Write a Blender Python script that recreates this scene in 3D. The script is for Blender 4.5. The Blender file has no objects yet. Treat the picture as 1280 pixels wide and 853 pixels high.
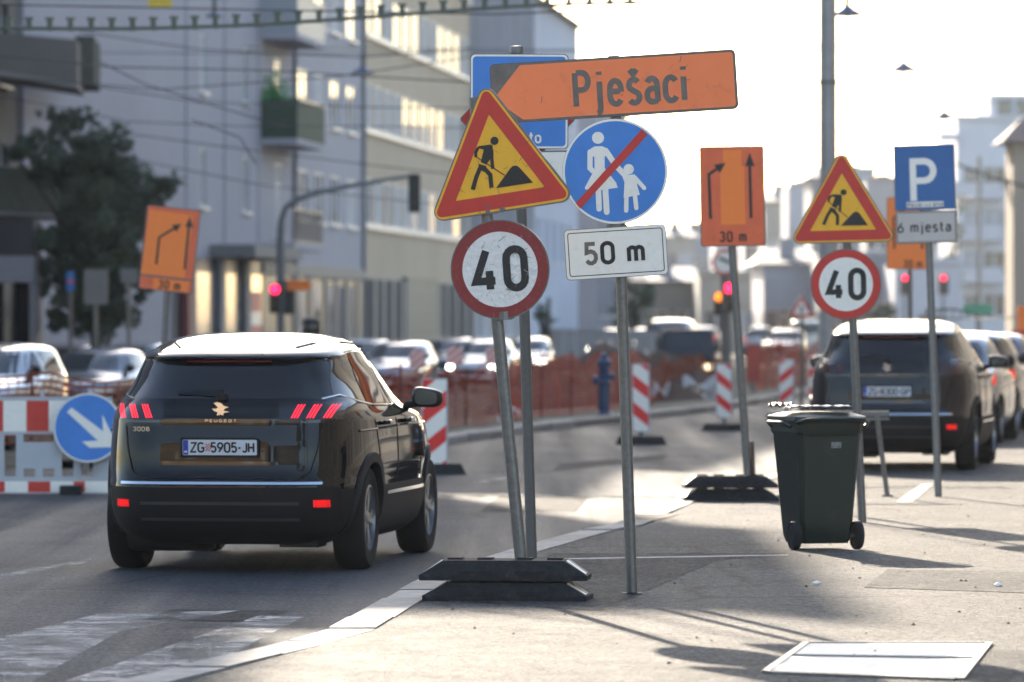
import bpy, bmesh, math, random
from mathutils import Vector, Matrix, noise
sc = bpy.context.scene
col = sc.collection
R = math.radians
rnd = random.Random(7)
# ------------------------------------------------------------------ camera, sky, sun, exposure
F, CZ, YH = 6500.0, 1.72, 402.0            # focal length in photo pixels, eye height, horizon row
cd = bpy.data.cameras.new('camera'); cam = bpy.data.objects.new('camera', cd); col.objects.link(cam)
cam.location = (0, 0, CZ); cam.rotation_euler = (R(90), 0, 0)
cd.sensor_width = 36; cd.lens = F/1280*36; cd.shift_y = -(426.5-YH)/1280
cd.clip_start = .5; cd.clip_end = 6000
cd.dof.use_dof = True; cd.dof.focus_distance = 31.5; cd.dof.aperture_fstop = 3.4
sc.camera = cam
SUN_AZ, SUN_EL = R(-12), R(20)
w = bpy.data.worlds.new('World'); sc.world = w; w.use_nodes = True
sky = w.node_tree.nodes.new('ShaderNodeTexSky'); sky.sky_type = 'NISHITA'; sky.sun_disc = False
sky.sun_elevation = SUN_EL; sky.sun_rotation = SUN_AZ; sky.air_density = 1.0; sky.dust_density = 1.2
w.node_tree.links.new(sky.outputs[0], w.node_tree.nodes['Background'].inputs[0])
w.node_tree.nodes['Background'].inputs[1].default_value = .125
sl = bpy.data.lights.new('sun', 'SUN'); sl.energy = 5.0; sl.angle = R(.5); sl.color = (1, .87, .70)
so = bpy.data.objects.new('sun', sl); col.objects.link(so)
sdir = Vector((math.sin(SUN_AZ)*math.cos(SUN_EL), math.cos(SUN_AZ)*math.cos(SUN_EL), math.sin(SUN_EL)))
so.rotation_euler = sdir.to_track_quat('Z', 'Y').to_euler(); so.location = (0, 0, 60)
sc.view_settings.view_transform = 'Standard'; sc.view_settings.look = 'None'
sc.view_settings.exposure = 1.75; sc.view_settings.gamma = 1
sc.cycles.max_bounces = 6; sc.cycles.diffuse_bounces = 3; sc.cycles.glossy_bounces = 4
sc.cycles.volume_bounces = 0; sc.cycles.transparent_max_bounces = 12
sc.cycles.sample_clamp_indirect = 6
SW = .10                                     # pavement height above the road
def P(px, py, D): return Vector(((px-640)*D/F, D, CZ-(py-YH)*D/F))
def DR(py): return CZ*F/(py-YH)
def DS(py): return (CZ-SW)*F/(py-YH)
def GR(px, py): d = DR(py); return Vector(((px-640)*d/F, d, 0))
def GS(px, py): d = DS(py); return Vector(((px-640)*d/F, d, SW))
# ------------------------------------------------------------------ materials
def srgb(h):
    h = h.lstrip('#'); c = [int(h[i:i+2], 16)/255 for i in (0, 2, 4)]
    return tuple(((x+.055)/1.055)**2.4 if x > .04045 else x/12.92 for x in c)
MATS = {}
def mat(name, color, rough=.6, metal=0, noise_amt=.12, scale=8, bump=0, bscale=60, coat=0, emit=0, spec=.5, trans=0, dirt=None, alpha=None):
    if name in MATS: return MATS[name]
    m = bpy.data.materials.new(name); m.use_nodes = True; nt = m.node_tree; N = nt.nodes; Lk = nt.links
    b = N['Principled BSDF']; b.inputs['Roughness'].default_value = rough; b.inputs['Metallic'].default_value = metal
    b.inputs['Specular IOR Level'].default_value = spec
    if coat: b.inputs['Coat Weight'].default_value = coat; b.inputs['Coat Roughness'].default_value = .03
    c4 = (*color, 1)
    b.inputs['Base Color'].default_value = c4
    if trans: b.inputs['Transmission Weight'].default_value = trans
    if emit: b.inputs['Emission Color'].default_value = c4; b.inputs['Emission Strength'].default_value = emit
    tc = N.new('ShaderNodeTexCoord')
    if noise_amt:
        n = N.new('ShaderNodeTexNoise'); n.inputs['Scale'].default_value = scale; n.inputs['Detail'].default_value = 6; n.inputs['Roughness'].default_value = .65
        Lk.new(tc.outputs['Object'], n.inputs['Vector'])
        mr = N.new('ShaderNodeMapRange'); mr.inputs['From Min'].default_value = .3; mr.inputs['From Max'].default_value = .7
        mr.inputs['To Min'].default_value = 1-noise_amt; mr.inputs['To Max'].default_value = 1+noise_amt
        Lk.new(n.outputs['Fac'], mr.inputs['Value'])
        mx = N.new('ShaderNodeVectorMath'); mx.operation = 'SCALE'; mx.inputs[0].default_value = color
        Lk.new(mr.outputs[0], mx.inputs['Scale'])
        out = mx.outputs[0]
        if dirt:
            dcol, amt, dsc = dirt
            n2 = N.new('ShaderNodeTexNoise'); n2.inputs['Scale'].default_value = dsc; n2.inputs['Detail'].default_value = 8; n2.inputs['Roughness'].default_value = .75
            Lk.new(tc.outputs['Object'], n2.inputs['Vector'])
            r2 = N.new('ShaderNodeMapRange'); r2.inputs['From Min'].default_value = .55; r2.inputs['From Max'].default_value = .72; r2.inputs['To Max'].default_value = amt
            Lk.new(n2.outputs['Fac'], r2.inputs['Value'])
            mm = N.new('ShaderNodeMix'); mm.data_type = 'RGBA'; mm.inputs['B'].default_value = (*dcol, 1)
            Lk.new(r2.outputs[0], mm.inputs['Factor']); Lk.new(out, mm.inputs['A']); out = mm.outputs['Result']
        Lk.new(out, b.inputs['Base Color'])
    if bump:
        nb = N.new('ShaderNodeTexNoise'); nb.inputs['Scale'].default_value = bscale; nb.inputs['Detail'].default_value = 4
        Lk.new(tc.outputs['Object'], nb.inputs['Vector'])
        bp = N.new('ShaderNodeBump'); bp.inputs['Strength'].default_value = 1; bp.inputs['Distance'].default_value = bump
        Lk.new(nb.outputs['Fac'], bp.inputs['Height']); Lk.new(bp.outputs[0], b.inputs['Normal'])
    MATS[name] = m; return m
galv = mat('galvanised_steel', (.15, .15, .15), .38, .6, .2, 30, dirt=((.10, .09, .08), .5, 12))
darkpole = mat('painted_grey_pole', (.10, .10, .10), .45, .3, .15, 30)
rubber = mat('recycled_rubber', (.020, .020, .022), .8, 0, .4, 25, bump=.006, bscale=60, dirt=((.09, .08, .07), .55, 14), spec=.25)
black = mat('black_print', (.012, .012, .012), .5, 0, .1)
white = mat('white_sheeting', (.90, .85, .76), .45, 0, .04, 20, dirt=((.45, .41, .36), .35, 16))
hexw = mat('textured_white_sheeting', (.80, .76, .70), .4, 0, .05, 20, bump=.012, bscale=26, dirt=((.3, .28, .25), .5, 30))
orange = mat('orange_sheeting', (1.0, .235, .075), .5, 0, .05, 6, dirt=((.5, .10, .04), .35, 9))
orange2 = mat('bright_orange_sheeting', (1.0, .23, .03), .5, 0, .03, 6)
orange3 = mat('worn_orange_sheeting', (.80, .14, .045), .5, 0, .08, 6, dirt=((.3, .06, .03), .4, 9))
yellow = mat('yellow_sheeting', (.92, .46, .02), .5, 0, .06, 10, dirt=((.5, .28, .03), .5, 14))
red = mat('red_sheeting', (.58, .035, .022), .45, 0, .08, 10, dirt=((.35, .04, .03), .5, 14))
darkred = mat('faded_dark_red_sheeting', (.24, .018, .018), .45, 0, .1, 10, dirt=((.4, .2, .18), .5, 30))
blue = mat('blue_sheeting', (.045, .22, .62), .4, 0, .08, 6)
blue2 = mat('deep_blue_sheeting', (.018, .125, .35), .4, 0, .06, 6)
greyprint = mat('faded_grey_print', (.16, .13, .11), .5, 0, .25, 14)
plastic = mat('matt_black_plastic', (.009, .009, .010), .6, 0, .1, spec=.25)
paint = mat('black_car_paint', (.004, .004, .005), .04, 0, 0, spec=.32)
paint2 = mat('dark_grey_car_paint', (.008, .008, .010), .08, 0, 0, spec=.35)
tglass = mat('tinted_car_glass', (.004, .005, .006), .02, 0, 0, spec=.6)
cglass = mat('car_windscreen', (.03, .035, .04), .03, 0, 0, spec=.6)
chrome = mat('chrome_trim', (.75, .75, .76), .1, 1, 0)
gloss = mat('gloss_black_trim', (.004, .004, .004), .08, 0, 0, coat=.5)
tyre = mat('tyre_rubber', (.010, .010, .010), .8, 0, .15, 30, spec=.2)
alloy = mat('alloy_rim', (.35, .35, .36), .3, .9, 0)
redlamp = mat('lit_red_lamp', (1, .012, .03), .3, 0, 0, emit=.9)
dimred = mat('red_reflector', (.75, .01, .01), .25, 0, 0, emit=.25)  # faint glow put into the red of reflectors and unlit tail lights
dimdark = mat('unlit_brake_strip', (.12, .006, .006), .3, 0, 0)
white_lamp = mat('headlamp_glass', (.7, .7, .68), .08, .3, 0)
plate_white = mat('plate_white', (.62, .64, .68), .4, 0, 0)
plate_blue = mat('plate_blue', (.02, .06, .35), .4, 0, 0)
# ------------------------------------------------------------------ mesh building
class MB:
    def __init__(s): s.v = []; s.f = []; s.m = []
    def add(s, vs, fs, mi=0):
        o = len(s.v); s.v += [Vector(v) for v in vs]; s.f += [tuple(i+o for i in f) for f in fs]; s.m += [mi]*len(fs); return s
    def box(s, x0, x1, y0, y1, z0, z1, mi=0):
        v = [(x, y, z) for z in (z0, z1) for y in (y0, y1) for x in (x0, x1)]
        return s.add(v, [(0, 2, 3, 1), (4, 5, 7, 6), (0, 1, 5, 4), (2, 6, 7, 3), (0, 4, 6, 2), (1, 3, 7, 5)], mi)
    def prism(s, pts, y0, y1, mi=0):           # outline in x,z (counter-clockwise seen from -y) extruded y0..y1
        n = len(pts); v = [(x, y0, z) for x, z in pts]+[(x, y1, z) for x, z in pts]
        return s.add(v, [tuple(range(n)), tuple(range(2*n-1, n-1, -1))]+[(i, i+n, (i+1) % n+n, (i+1) % n) for i in range(n)], mi)
    def flat(s, pts, y, mi=0): return s.add([(x, y, z) for x, z in pts], [tuple(range(len(pts)))], mi)
    def ring(s, outer, inner, y, mi=0):
        n = len(outer); v = [(x, y, z) for x, z in outer]+[(x, y, z) for x, z in inner]
        return s.add(v, [(i, (i+1) % n, (i+1) % n+n, i+n) for i in range(n)], mi)
    def tube(s, pts, r, n=10, mi=0, cap=True):
        pts = [Vector(p) for p in pts]; k = len(pts); rr = r if isinstance(r, (list, tuple)) else [r]*k
        v = []; prev = None
        for i, p in enumerate(pts):
            d = (pts[min(i+1, k-1)]-pts[max(i-1, 0)]).normalized()
            a = Vector((0, 0, 1)) if abs(d.z) < .9 else Vector((1, 0, 0))
            if prev is None: u = d.cross(a).normalized()
            else: u = (prev-d*prev.dot(d)).normalized()
            prev = u; q = d.cross(u)
            v += [p+(u*math.cos(2*math.pi*j/n)+q*math.sin(2*math.pi*j/n))*rr[i] for j in range(n)]
        f = [(i*n+j, i*n+(j+1) % n, (i+1)*n+(j+1) % n, (i+1)*n+j) for i in range(k-1) for j in range(n)]
        if cap: f += [tuple(range(n-1, -1, -1)), tuple(range((k-1)*n, k*n))]
        return s.add(v, f, mi)
    def lathe(s, prof, c=(0, 0, 0), axis='z', n=20, mi=0):
        v = []; c = Vector(c)
        for r, h in prof:
            for j in range(n):
                a = 2*math.pi*j/n; x, y = r*math.cos(a), r*math.sin(a)
                v.append(c+(Vector((x, y, h)) if axis == 'z' else Vector((h, x, y)) if axis == 'x' else Vector((x, h, y))))
        k = len(prof)
        return s.add(v, [(i*n+j, i*n+(j+1) % n, (i+1)*n+(j+1) % n, (i+1)*n+j) for i in range(k-1) for j in range(n)], mi)
    def mesh(s, name, mats, smooth=False, ang=35):
        me = bpy.data.meshes.new(name); me.from_pydata([tuple(v) for v in s.v], [], s.f)
        for m in (mats if isinstance(mats, (list, tuple)) else [mats]): me.materials.append(m)
        me.polygons.foreach_set('material_index', s.m)
        bm = bmesh.new(); bm.from_mesh(me); bmesh.ops.recalc_face_normals(bm, faces=bm.faces); bm.to_mesh(me); bm.free()
        if smooth:
            me.shade_smooth()
            if ang: me.set_sharp_from_angle(angle=R(ang))
        me.update(); return me
    def obj(s, name, mats, parent=None, smooth=False, loc=None, rot=None, ang=35):
        return link(name, s.mesh(name, mats, smooth, ang), parent, loc, rot)
def link(name, data, parent=None, loc=None, rot=None):
    o = bpy.data.objects.new(name, data); col.objects.link(o)
    if parent: o.parent = parent
    if loc is not None: o.location = loc
    if rot is not None: o.rotation_euler = rot
    return o
def tag(o, label=None, cat=None, group=None, kind=None):
    if label: o['label'] = label
    if cat: o['category'] = cat
    if group: o['group'] = group
    if kind: o['kind'] = kind
    return o
def thing(name, label, cat, loc=(0, 0, 0), rz=0, group=None):
    return tag(link(name, None, None, loc, (0, 0, rz)), label, cat, group)
def copy_tree(o, parent=None, **kw):
    c = o.copy(); col.objects.link(c)
    if parent: c.parent = parent
    for k, v in kw.items(): setattr(c, k, v)
    for ch in list(o.children): copy_tree(ch, c)
    return c
def arc(cx, cy, rx, ry, a0, a1, n=8):
    return [(cx+rx*math.cos(R(a0+(a1-a0)*i/n)), cy+ry*math.sin(R(a0+(a1-a0)*i/n))) for i in range(n+1)]
def circ(r, n=48, cx=0, cz=0): return [(cx+r*math.cos(2*math.pi*i/n), cz+r*math.sin(2*math.pi*i/n)) for i in range(n)]
def rpoly(pts, r, n=6):                         # rounded convex polygon
    out = []; k = len(pts)
    for i in range(k):
        p = Vector(pts[i]); a = (Vector(pts[i-1])-p).normalized(); b = (Vector(pts[(i+1) % k])-p).normalized()
        half = math.acos(max(-1, min(1, a.dot(b))))/2; d = r/math.tan(half); c = p+(a+b).normalized()*(r/math.sin(half))
        s0 = p+a*d-c; s1 = p+b*d-c; a0 = math.atan2(s0.y, s0.x); a1 = math.atan2(s1.y, s1.x)
        while a1-a0 > math.pi: a1 -= 2*math.pi
        while a1-a0 < -math.pi: a1 += 2*math.pi
        out += [(c.x+r*math.cos(a0+(a1-a0)*j/n), c.y+r*math.sin(a0+(a1-a0)*j/n)) for j in range(n+1)]
    return out
def rrect(w_, h_, r, n=4): return rpoly([(-w_/2, -h_/2), (w_/2, -h_/2), (w_/2, h_/2), (-w_/2, h_/2)], r, n)
def tri(L): h = L*math.sqrt(3)/2; return [(-L/2, -h/3), (L/2, -h/3), (0, h*2/3)]
def rtri(L, r): return rpoly(tri(L), r, 6)
# stroke lettering: centre lines in a cap-height-1 box
G = {
 '0': (.46, [arc(.23, .76, .23, .24, 180, 0)+arc(.23, .24, .23, .24, 0, -180)+[(0, .76)]]),
 '1': (.24, [[(0, .75), (.2, 1), (.2, 0)]]),
 '3': (.44, [arc(.21, .76, .2, .24, 160, -70)+[(.2, .53)], arc(.21, .27, .22, .27, 80, -160)]),
 '4': (.5, [[(.3, 1), (0, .22), (.5, .22)], [(.36, .48), (.36, 0)]]),
 '5': (.44, [[(.42, 1), (.06, 1), (.04, .55)]+arc(.22, .31, .22, .31, 125, -150)]),
 '6': (.46, [[(.36, 1)]+[(.1, .55)]+arc(.23, .29, .23, .29, 160, 520, 14)]),
 '8': (.46, [arc(.23, .76, .2, .24, 0, 360, 12), arc(.23, .27, .23, .27, 0, 360, 12)]),
 '9': (.46, [[(.1, 0), (.36, .45)]+arc(.23, .71, .23, .29, -20, 340, 14)]),
 'P': (.46, [[(0, 0), (0, 1)], [(.05, 1), (.24, 1)]+arc(.24, .74, .22, .26, 90, -90)+[(.05, .48)]]),
 'j': (.2, [[(.12, .7), (.12, -.1)]+arc(0, -.1, .12, .14, 0, -90, 4), [(.12, .9), (.12, 1)]]),
 'e': (.4, [[(.04, .38), (.36, .38)], [(.4, .36)]+arc(.2, .44, .2, .26, 0, 180)+arc(.2, .24, .2, .24, 180, 330)]),
 's': (.36, [arc(.18, .53, .17, .17, 30, 215)+[(.28, .3)]+arc(.18, .17, .18, .17, 40, -150)]),
 'a': (.38, [arc(.19, .5, .18, .2, 155, 0)+[(.37, 0)], [(.37, .4)]+arc(.18, .2, .18, .2, 90, 270)+[(.37, .03)]]),
 'c': (.36, [arc(.2, .46, .2, .24, 30, 180)+arc(.2, .24, .2, .24, 180, 330)]),
 'i': (.06, [[(.02, 0), (.02, .7)], [(.02, .9), (.02, 1)]]),
 'm': (.62, [[(0, 0), (0, .7)], [(0, .5)]+arc(.15, .54, .15, .16, 180, 0, 6)+[(.3, 0)], [(.3, .5)]+arc(.45, .54, .15, .16, 180, 0, 6)+[(.6, 0)]]),
 'n': (.36, [[(0, 0), (0, .7)], [(0, .5)]+arc(.17, .5, .17, .2, 180, 0, 6)+[(.34, 0)]]),
 't': (.28, [[(.1, 1), (.1, .14), (.26, 0)], [(-.02, .7), (.26, .7)]]),
 'o': (.4, [arc(.2, .46, .2, .24, 0, 180)+arc(.2, .24, .2, .24, 180, 360)+[(.4, .46)]]),
 'r': (.26, [[(0, 0), (0, .7)], [(0, .46)]+arc(.16, .5, .16, .2, 180, 80, 5)]),
 'v': (.38, [[(0, .7), (.18, 0), (.36, .7)]]), 'z': (.34, [[(0, .7), (.34, .7), (0, 0), (.34, 0)]]),
 'Z': (.46, [[(0, 1), (.46, 1), (0, 0), (.46, 0)]]),
 'G': (.48, [arc(.24, .74, .24, .26, 30, 180)+arc(.24, .26, .24, .26, 180, 360)+[(.48, .46), (.28, .46)]]),
 'J': (.36, [[(.34, 1), (.34, .24)]+arc(.17, .24, .17, .24, 0, -160)]),
 'H': (.46, [[(0, 0), (0, 1)], [(.46, 0), (.46, 1)], [(0, .5), (.46, .5)]]),
 'R': (.46, [[(0, 0), (0, 1)], [(.05, 1), (.24, 1)]+arc(.24, .76, .22, .24, 90, -90)+[(.05, .52)], [(.24, .5), (.46, 0)]]),
 'E': (.4, [[(.4, 1), (0, 1), (0, 0), (.4, 0)], [(0, .5), (.34, .5)]]),
 'U': (.46, [[(0, 1)]+arc(.23, .24, .23, .24, 180, 360)+[(.46, 1)]]),
 'O': (.5, [arc(.25, .74, .25, .26, 0, 180)+arc(.25, .26, .25, .26, 180, 360)+[(.5, .74)]]),
 'T': (.44, [[(0, 1), (.44, 1)], [(.22, 1), (.22, 0)]]),
 '-': (.22, [[(0, .45), (.2, .45)]]), '.': (.12, [[(.05, .4), (.11, .4)]]), ' ': (.2, []),
 '>': (.4, []),
}
G['š'] = (.36, G['s'][1]+[[(.06, 1.0), (.18, .86), (.3, 1.0)]])
def ribbon(mb, pts, t, y, mi=0, ext=0):
    p = [Vector(q) for q in pts]
    if len(p) < 2: return
    closed = (p[0]-p[-1]).length < 1e-6
    if closed: p = p[:-1]
    k = len(p); L_ = []; Rr = []
    for i in range(k):
        a = p[i]-p[i-1] if (i > 0 or closed) else p[1]-p[0]
        b = p[(i+1) % k]-p[i] if (i < k-1 or closed) else p[i]-p[i-1]
        if a.length < 1e-9: a = b
        if b.length < 1e-9: b = a
        a.normalize(); b.normalize(); na = Vector((-a.y, a.x)); nb = Vector((-b.y, b.x)); m_ = na+nb
        if m_.length < 1e-6: m_ = na
        m_.normalize(); sc_ = min(1.8, 1/max(.3, m_.dot(na)))
        L_.append(p[i]+m_*t/2*sc_); Rr.append(p[i]-m_*t/2*sc_)
    v = [(q.x, y, q.y) for q in L_]+[(q.x, y, q.y) for q in Rr]
    rng = range(k if closed else k-1)
    mb.add(v, [(i, (i+1) % k, (i+1) % k+k, i+k) for i in rng], mi)
def text(mb, s, cx, cz, h, t=.14, y=-.003, wid=1.0, gap=.2, mi=0, align='c', slant=0):
    ws = [G[c][0]*wid for c in s]; tot = sum(ws)+gap*(len(s)-1)
    x = {'c': -tot/2, 'l': 0, 'r': -tot}[align]; k = 0
    for c, w_ in zip(s, ws):
        for st in G[c][1]:
            ribbon(mb, [(cx+h*(x+a*wid+slant*b), cz+h*(t/2+b*(1-t))-h/2) for a, b in st], t*h, y-.0007*(k % 5), mi); k += 1
        x += w_+gap
    return mb
def aff(src, dst):                               # affine map taking three photo points to three sign points
    (x0, y0), (x1, y1), (x2, y2) = src; (u0, v0), (u1, v1), (u2, v2) = dst
    M_ = Matrix(((x1-x0, x2-x0), (y1-y0, y2-y0))).inverted()
    def f(x, y):
        a, b = M_ @ Vector((x-x0, y-y0)); return (u0+a*(u1-u0)+b*(u2-u0), v0+a*(v1-v0)+b*(v2-v0))
    return f
# ------------------------------------------------------------------ ground, road, pavement
def ground_material(name, base, var, rough, bump, spec=.5, stain=.7, tint=(.5, .45, .4), cs=.35, streak=0, sheen=(.4, .9)):
    m = bpy.data.materials.new(name); m.use_nodes = True; nt = m.node_tree; N = nt.nodes; Lk = nt.links; b = N['Principled BSDF']
    tc = N.new('ShaderNodeTexCoord'); b.inputs['Specular IOR Level'].default_value = spec
    def nz(s, d=6, r=.65, vec=None):
        n = N.new('ShaderNodeTexNoise'); n.inputs['Scale'].default_value = s; n.inputs['Detail'].default_value = d; n.inputs['Roughness'].default_value = r
        Lk.new(vec or tc.outputs['Object'], n.inputs['Vector']); return n
    def mp(sx, sy, rz=0):
        q = N.new('ShaderNodeMapping'); q.inputs['Scale'].default_value = (sx, sy, 1); q.inputs['Rotation'].default_value = (0, 0, rz); Lk.new(tc.outputs['Object'], q.inputs['Vector']); return q.outputs[0]
    big, mid, fine, grain = nz(cs, 6, .6), nz(4, 7, .7), nz(60, 4, .75), nz(14, 5, .8, mp(2.2, .8))
    def mr(src, a, b_, c, d):
        r = N.new('ShaderNodeMapRange'); r.inputs['From Min'].default_value = a; r.inputs['From Max'].default_value = b_; r.inputs['To Min'].default_value = c; r.inputs['To Max'].default_value = d
        Lk.new(src, r.inputs['Value']); return r.outputs[0]
    def mul(a, b_):
        q = N.new('ShaderNodeMath'); q.operation = 'MULTIPLY'; Lk.new(a, q.inputs[0]); Lk.new(b_, q.inputs[1]); return q.outputs[0]
    def mixc(fac, a, colr):
        q = N.new('ShaderNodeMix'); q.data_type = 'RGBA'; q.inputs['B'].default_value = (*colr, 1); Lk.new(fac, q.inputs['Factor']); Lk.new(a, q.inputs['A']); return q.outputs['Result']
    k = mul(mul(mul(mr(big.outputs['Fac'], .3, .7, 1-var, 1+var), mr(mid.outputs['Fac'], .3, .7, 1-var*.6, 1+var*.6)), mr(fine.outputs['Fac'], .3, .7, .45, 1.6)), mr(grain.outputs['Fac'], .36, .64, .38, 1.75))
    vm = N.new('ShaderNodeVectorMath'); vm.operation = 'SCALE'; vm.inputs[0].default_value = base; Lk.new(k, vm.inputs['Scale']); out = vm.outputs[0]
    wn = nz(1.3, 5); ad = N.new('ShaderNodeMix'); ad.data_type = 'RGBA'; ad.inputs['Factor'].default_value = .3
    Lk.new(tc.outputs['Object'], ad.inputs['A']); Lk.new(wn.outputs['Color'], ad.inputs['B'])
    for sc_, wd_ in ((.3, .012), (.9, .006)):
        vo = N.new('ShaderNodeTexVoronoi'); vo.feature = 'DISTANCE_TO_EDGE'; vo.inputs['Scale'].default_value = sc_; Lk.new(ad.outputs['Result'], vo.inputs['Vector'])
        msk = nz(.23*sc_*3, 3); ck = mul(mr(vo.outputs['Distance'], 0, wd_, stain, 0), mr(msk.outputs['Fac'], .5, .56, 0, 1)); out = mixc(ck, out, tuple(c*.3 for c in base))
    sp = nz(.9, 8, .8, mp(1, .5)); out = mixc(mr(sp.outputs['Fac'], .54, .68, 0, .65), out, tuple(c*t for c, t in zip(base, tint)))
    sp2 = nz(2.1, 9, .85); out = mixc(mr(sp2.outputs['Fac'], .62, .70, 0, .5), out, tuple(c*1.7 for c in base))
    Lk.new(out, b.inputs['Base Color'])
    if streak:                                   # polished wheel tracks along the street
        st = nz(1.0, 5, .6, mp(1.5, .035, R(8.5))); Lk.new(mr(st.outputs['Fac'], .35, .65, rough+.06, rough-.10), b.inputs['Roughness'])
        Lk.new(mr(st.outputs['Fac'], .40, .65, spec*.6, spec*1.3), b.inputs['Specular IOR Level'])
    else: Lk.new(mr(mid.outputs['Fac'], .3, .7, rough-.08, rough+.1), b.inputs['Roughness'])
    h = N.new('ShaderNodeMath'); h.operation = 'MULTIPLY_ADD'; h.inputs[1].default_value = 2.2; Lk.new(grain.outputs['Fac'], h.inputs[0]); Lk.new(fine.outputs['Fac'], h.inputs[2])
    bp = N.new('ShaderNodeBump'); bp.inputs['Distance'].default_value = bump; Lk.new(h.outputs[0], bp.inputs['Height']); Lk.new(bp.outputs[0], b.inputs['Normal'])
    MATS[name] = m; return m
asphalt = ground_material('road_asphalt', (.044, .050, .060), .3, .70, .010, spec=.20, streak=1)
patch_asphalt = ground_material('patch_asphalt', (.030, .033, .038), .2, .8, .010, spec=.12)
pave = ground_material('pavement_asphalt', (.132, .124, .115), .32, .76, .022, cs=.5, spec=.16)
pave_patch = ground_material('pavement_patch_asphalt', (.085, .082, .08), .25, .8, .018, cs=.8, spec=.10)
dust = ground_material('dusty_ground', (.16, .135, .10), .3, .9, .02, spec=.1)
stones = [mat('kerb_stone_%s' % n_, c_, .75, 0, .3, 6, bump=.006, bscale=40, dirt=((.08, .075, .07), .75, 5)) for n_, c_ in (('grey', (.22, .21, .195)), ('pale', (.28, .265, .245)), ('dark', (.16, .155, .145)))]
stone = stones[0]
roadpaint = mat('worn_road_paint', (.34, .34, .34), .7, 0, .3, 14, bump=.003, bscale=110, dirt=((.06, .06, .06), .9, 9))
sand = mat('sand', (.34, .22, .11), .9, 0, .3, 6, bump=.02, bscale=20)

# left kerb line of the far side (photo pixels of its top edge) and near kerb line (outer edge)
def lerp_line(pts, d):
    if d <= pts[0][1]: a, b = pts[0], pts[1]
    else:
        a, b = pts[-2], pts[-1]
        for i in range(len(pts)-1):
            if pts[i][1] <= d <= pts[i+1][1]: a, b = pts[i], pts[i+1]; break
    t = (d-a[1])/(b[1]-a[1]); return a[0]+t*(b[0]-a[0])
FARK = [(-12, 15), (-4.6, 52)]+[tuple(GS(x, y)[:2]) for x, y in ((561, 548), (666, 533), (778, 521), (896, 508), (975, 495))]
FARK += [(FARK[-1][0]+.165*(260-FARK[-1][1]), 260)]
NEARK = [tuple(GS(x, y)[:2]) for x, y in ((130, 853), (400, 790), (530, 717), (600, 698), (660, 680), (715, 664), (765, 656), (800, 640), (870, 612), (975, 590))]
NEARK = [(NEARK[0][0]-1.6, 12)]+NEARK
NEARK.sort(key=lambda p: p[1])
NEARK += [(NEARK[-1][0]+.17*(260-NEARK[-1][1]), 260)]
g = MB(); nx, ny = 60, 60
xs = [-3000, -900, -300]+[-120+240*i/40 for i in range(41)]+[300, 900, 3000]
ys = [-3000, -600, -100]+[-40+20*i for i in range(22)]+[600, 1500, 5500]
def gz(x, y):
    return -.05-.2*max(0, min(1, (y-84)/12))*max(0, min(1, (lerp_line(FARK, y)-2.5-x)/3)) if y < 700 else -.5
v = [(x, y, gz(x, y)) for y in ys for x in xs]; n = len(xs)
g.add(v, [(j*n+i, j*n+i+1, (j+1)*n+i+1, (j+1)*n+i) for j in range(len(ys)-1) for i in range(n-1)])
tag(g.obj('ground', dust), kind='structure')
rd = MB(); yy = [12]+[18+4*i for i in range(60)]
for a, b in zip(yy, yy[1:]):
    rd.add([(lerp_line(FARK, a)-(.0 if a > 60 else 6), a, 0), (lerp_line(NEARK, a), a, 0), (lerp_line(NEARK, b), b, 0), (lerp_line(FARK, b)-(.0 if b > 60 else 6), b, 0)], [(0, 1, 2, 3)])
tag(rd.obj('road', asphalt), kind='structure')
pv = MB()
for a, b in zip(yy, yy[1:]):
    xa, xb = lerp_line(NEARK, a)+.285, lerp_line(NEARK, b)+.285
    pv.add([(xa, a, SW), (xa+16+a*.06, a, SW), (xb+16+b*.06, b, SW), (xb, b, SW), (xa, a, -.05), (xb, b, -.05)], [(0, 1, 2, 3), (0, 3, 5, 4)])
pavement = tag(pv.obj('pavement', pave), kind='structure')
# far verge strip between kerb and netting
vg = MB()
for a, b in zip(yy[12:], yy[13:]):
    xa, xb = lerp_line(FARK, a)-.2, lerp_line(FARK, b)-.2
    vg.add([(xa, a, .10), (xb, b, .10), (xb-2.6, b, .06), (xa-2.6, a, .06), (xb-2.8, b, -.6), (xa-2.8, a, -.6), (xa, a, -.1), (xb, b, -.1)], [(0, 1, 2, 3), (3, 2, 4, 5), (0, 1, 7, 6)])
tag(vg.obj('verge', mat('dry_verge', (.085, .085, .055), .9, 0, .5, 3, bump=.03, bscale=14)), kind='structure')
def kerb(name, line, d0, d1, side, step, top):

    root = tag(link(name, None), kind='structure'); d = d0; i = 0
    while d < d1:
        L_ = step*(1 if d < 70 else 2); a = Vector((lerp_line(line, d), d, 0)); b = Vector((lerp_line(line, d+L_), d+L_, 0)); t = (b-a).normalized(); q = Vector((t.y, -t.x, 0))*side
        h = top+rnd.uniform(-.006, .006); o = q*rnd.uniform(-.008, .008); a = a+t*.014+o; b = b-t*.014+o; wd = .27; c = .025
        m_ = MB(); pr = [(0, -.1), (0, h-c), (c, h), (wd, h+.002), (wd, -.1)]
        vs = [e+q*x+Vector((0, 0, z)) for e in (a, b) for x, z in pr]
        vs = [v_-a for v_ in vs]
        m_.add(vs, [(0, 1, 2, 3, 4), (9, 8, 7, 6, 5)]+[(j, j+5, (j+1) % 5+5, (j+1) % 5) for j in range(5)])
        m_.obj('kerb_stone', stones[rnd.choice((0, 0, 1, 1, 2))], root, loc=a); d += L_; i += 1
kerb('near_kerb', NEARK, 22.4, 120, 1, 1.0, .104)
kerb('far_kerb', FARK, 60, 140, -1, 1.0, .13)
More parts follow.
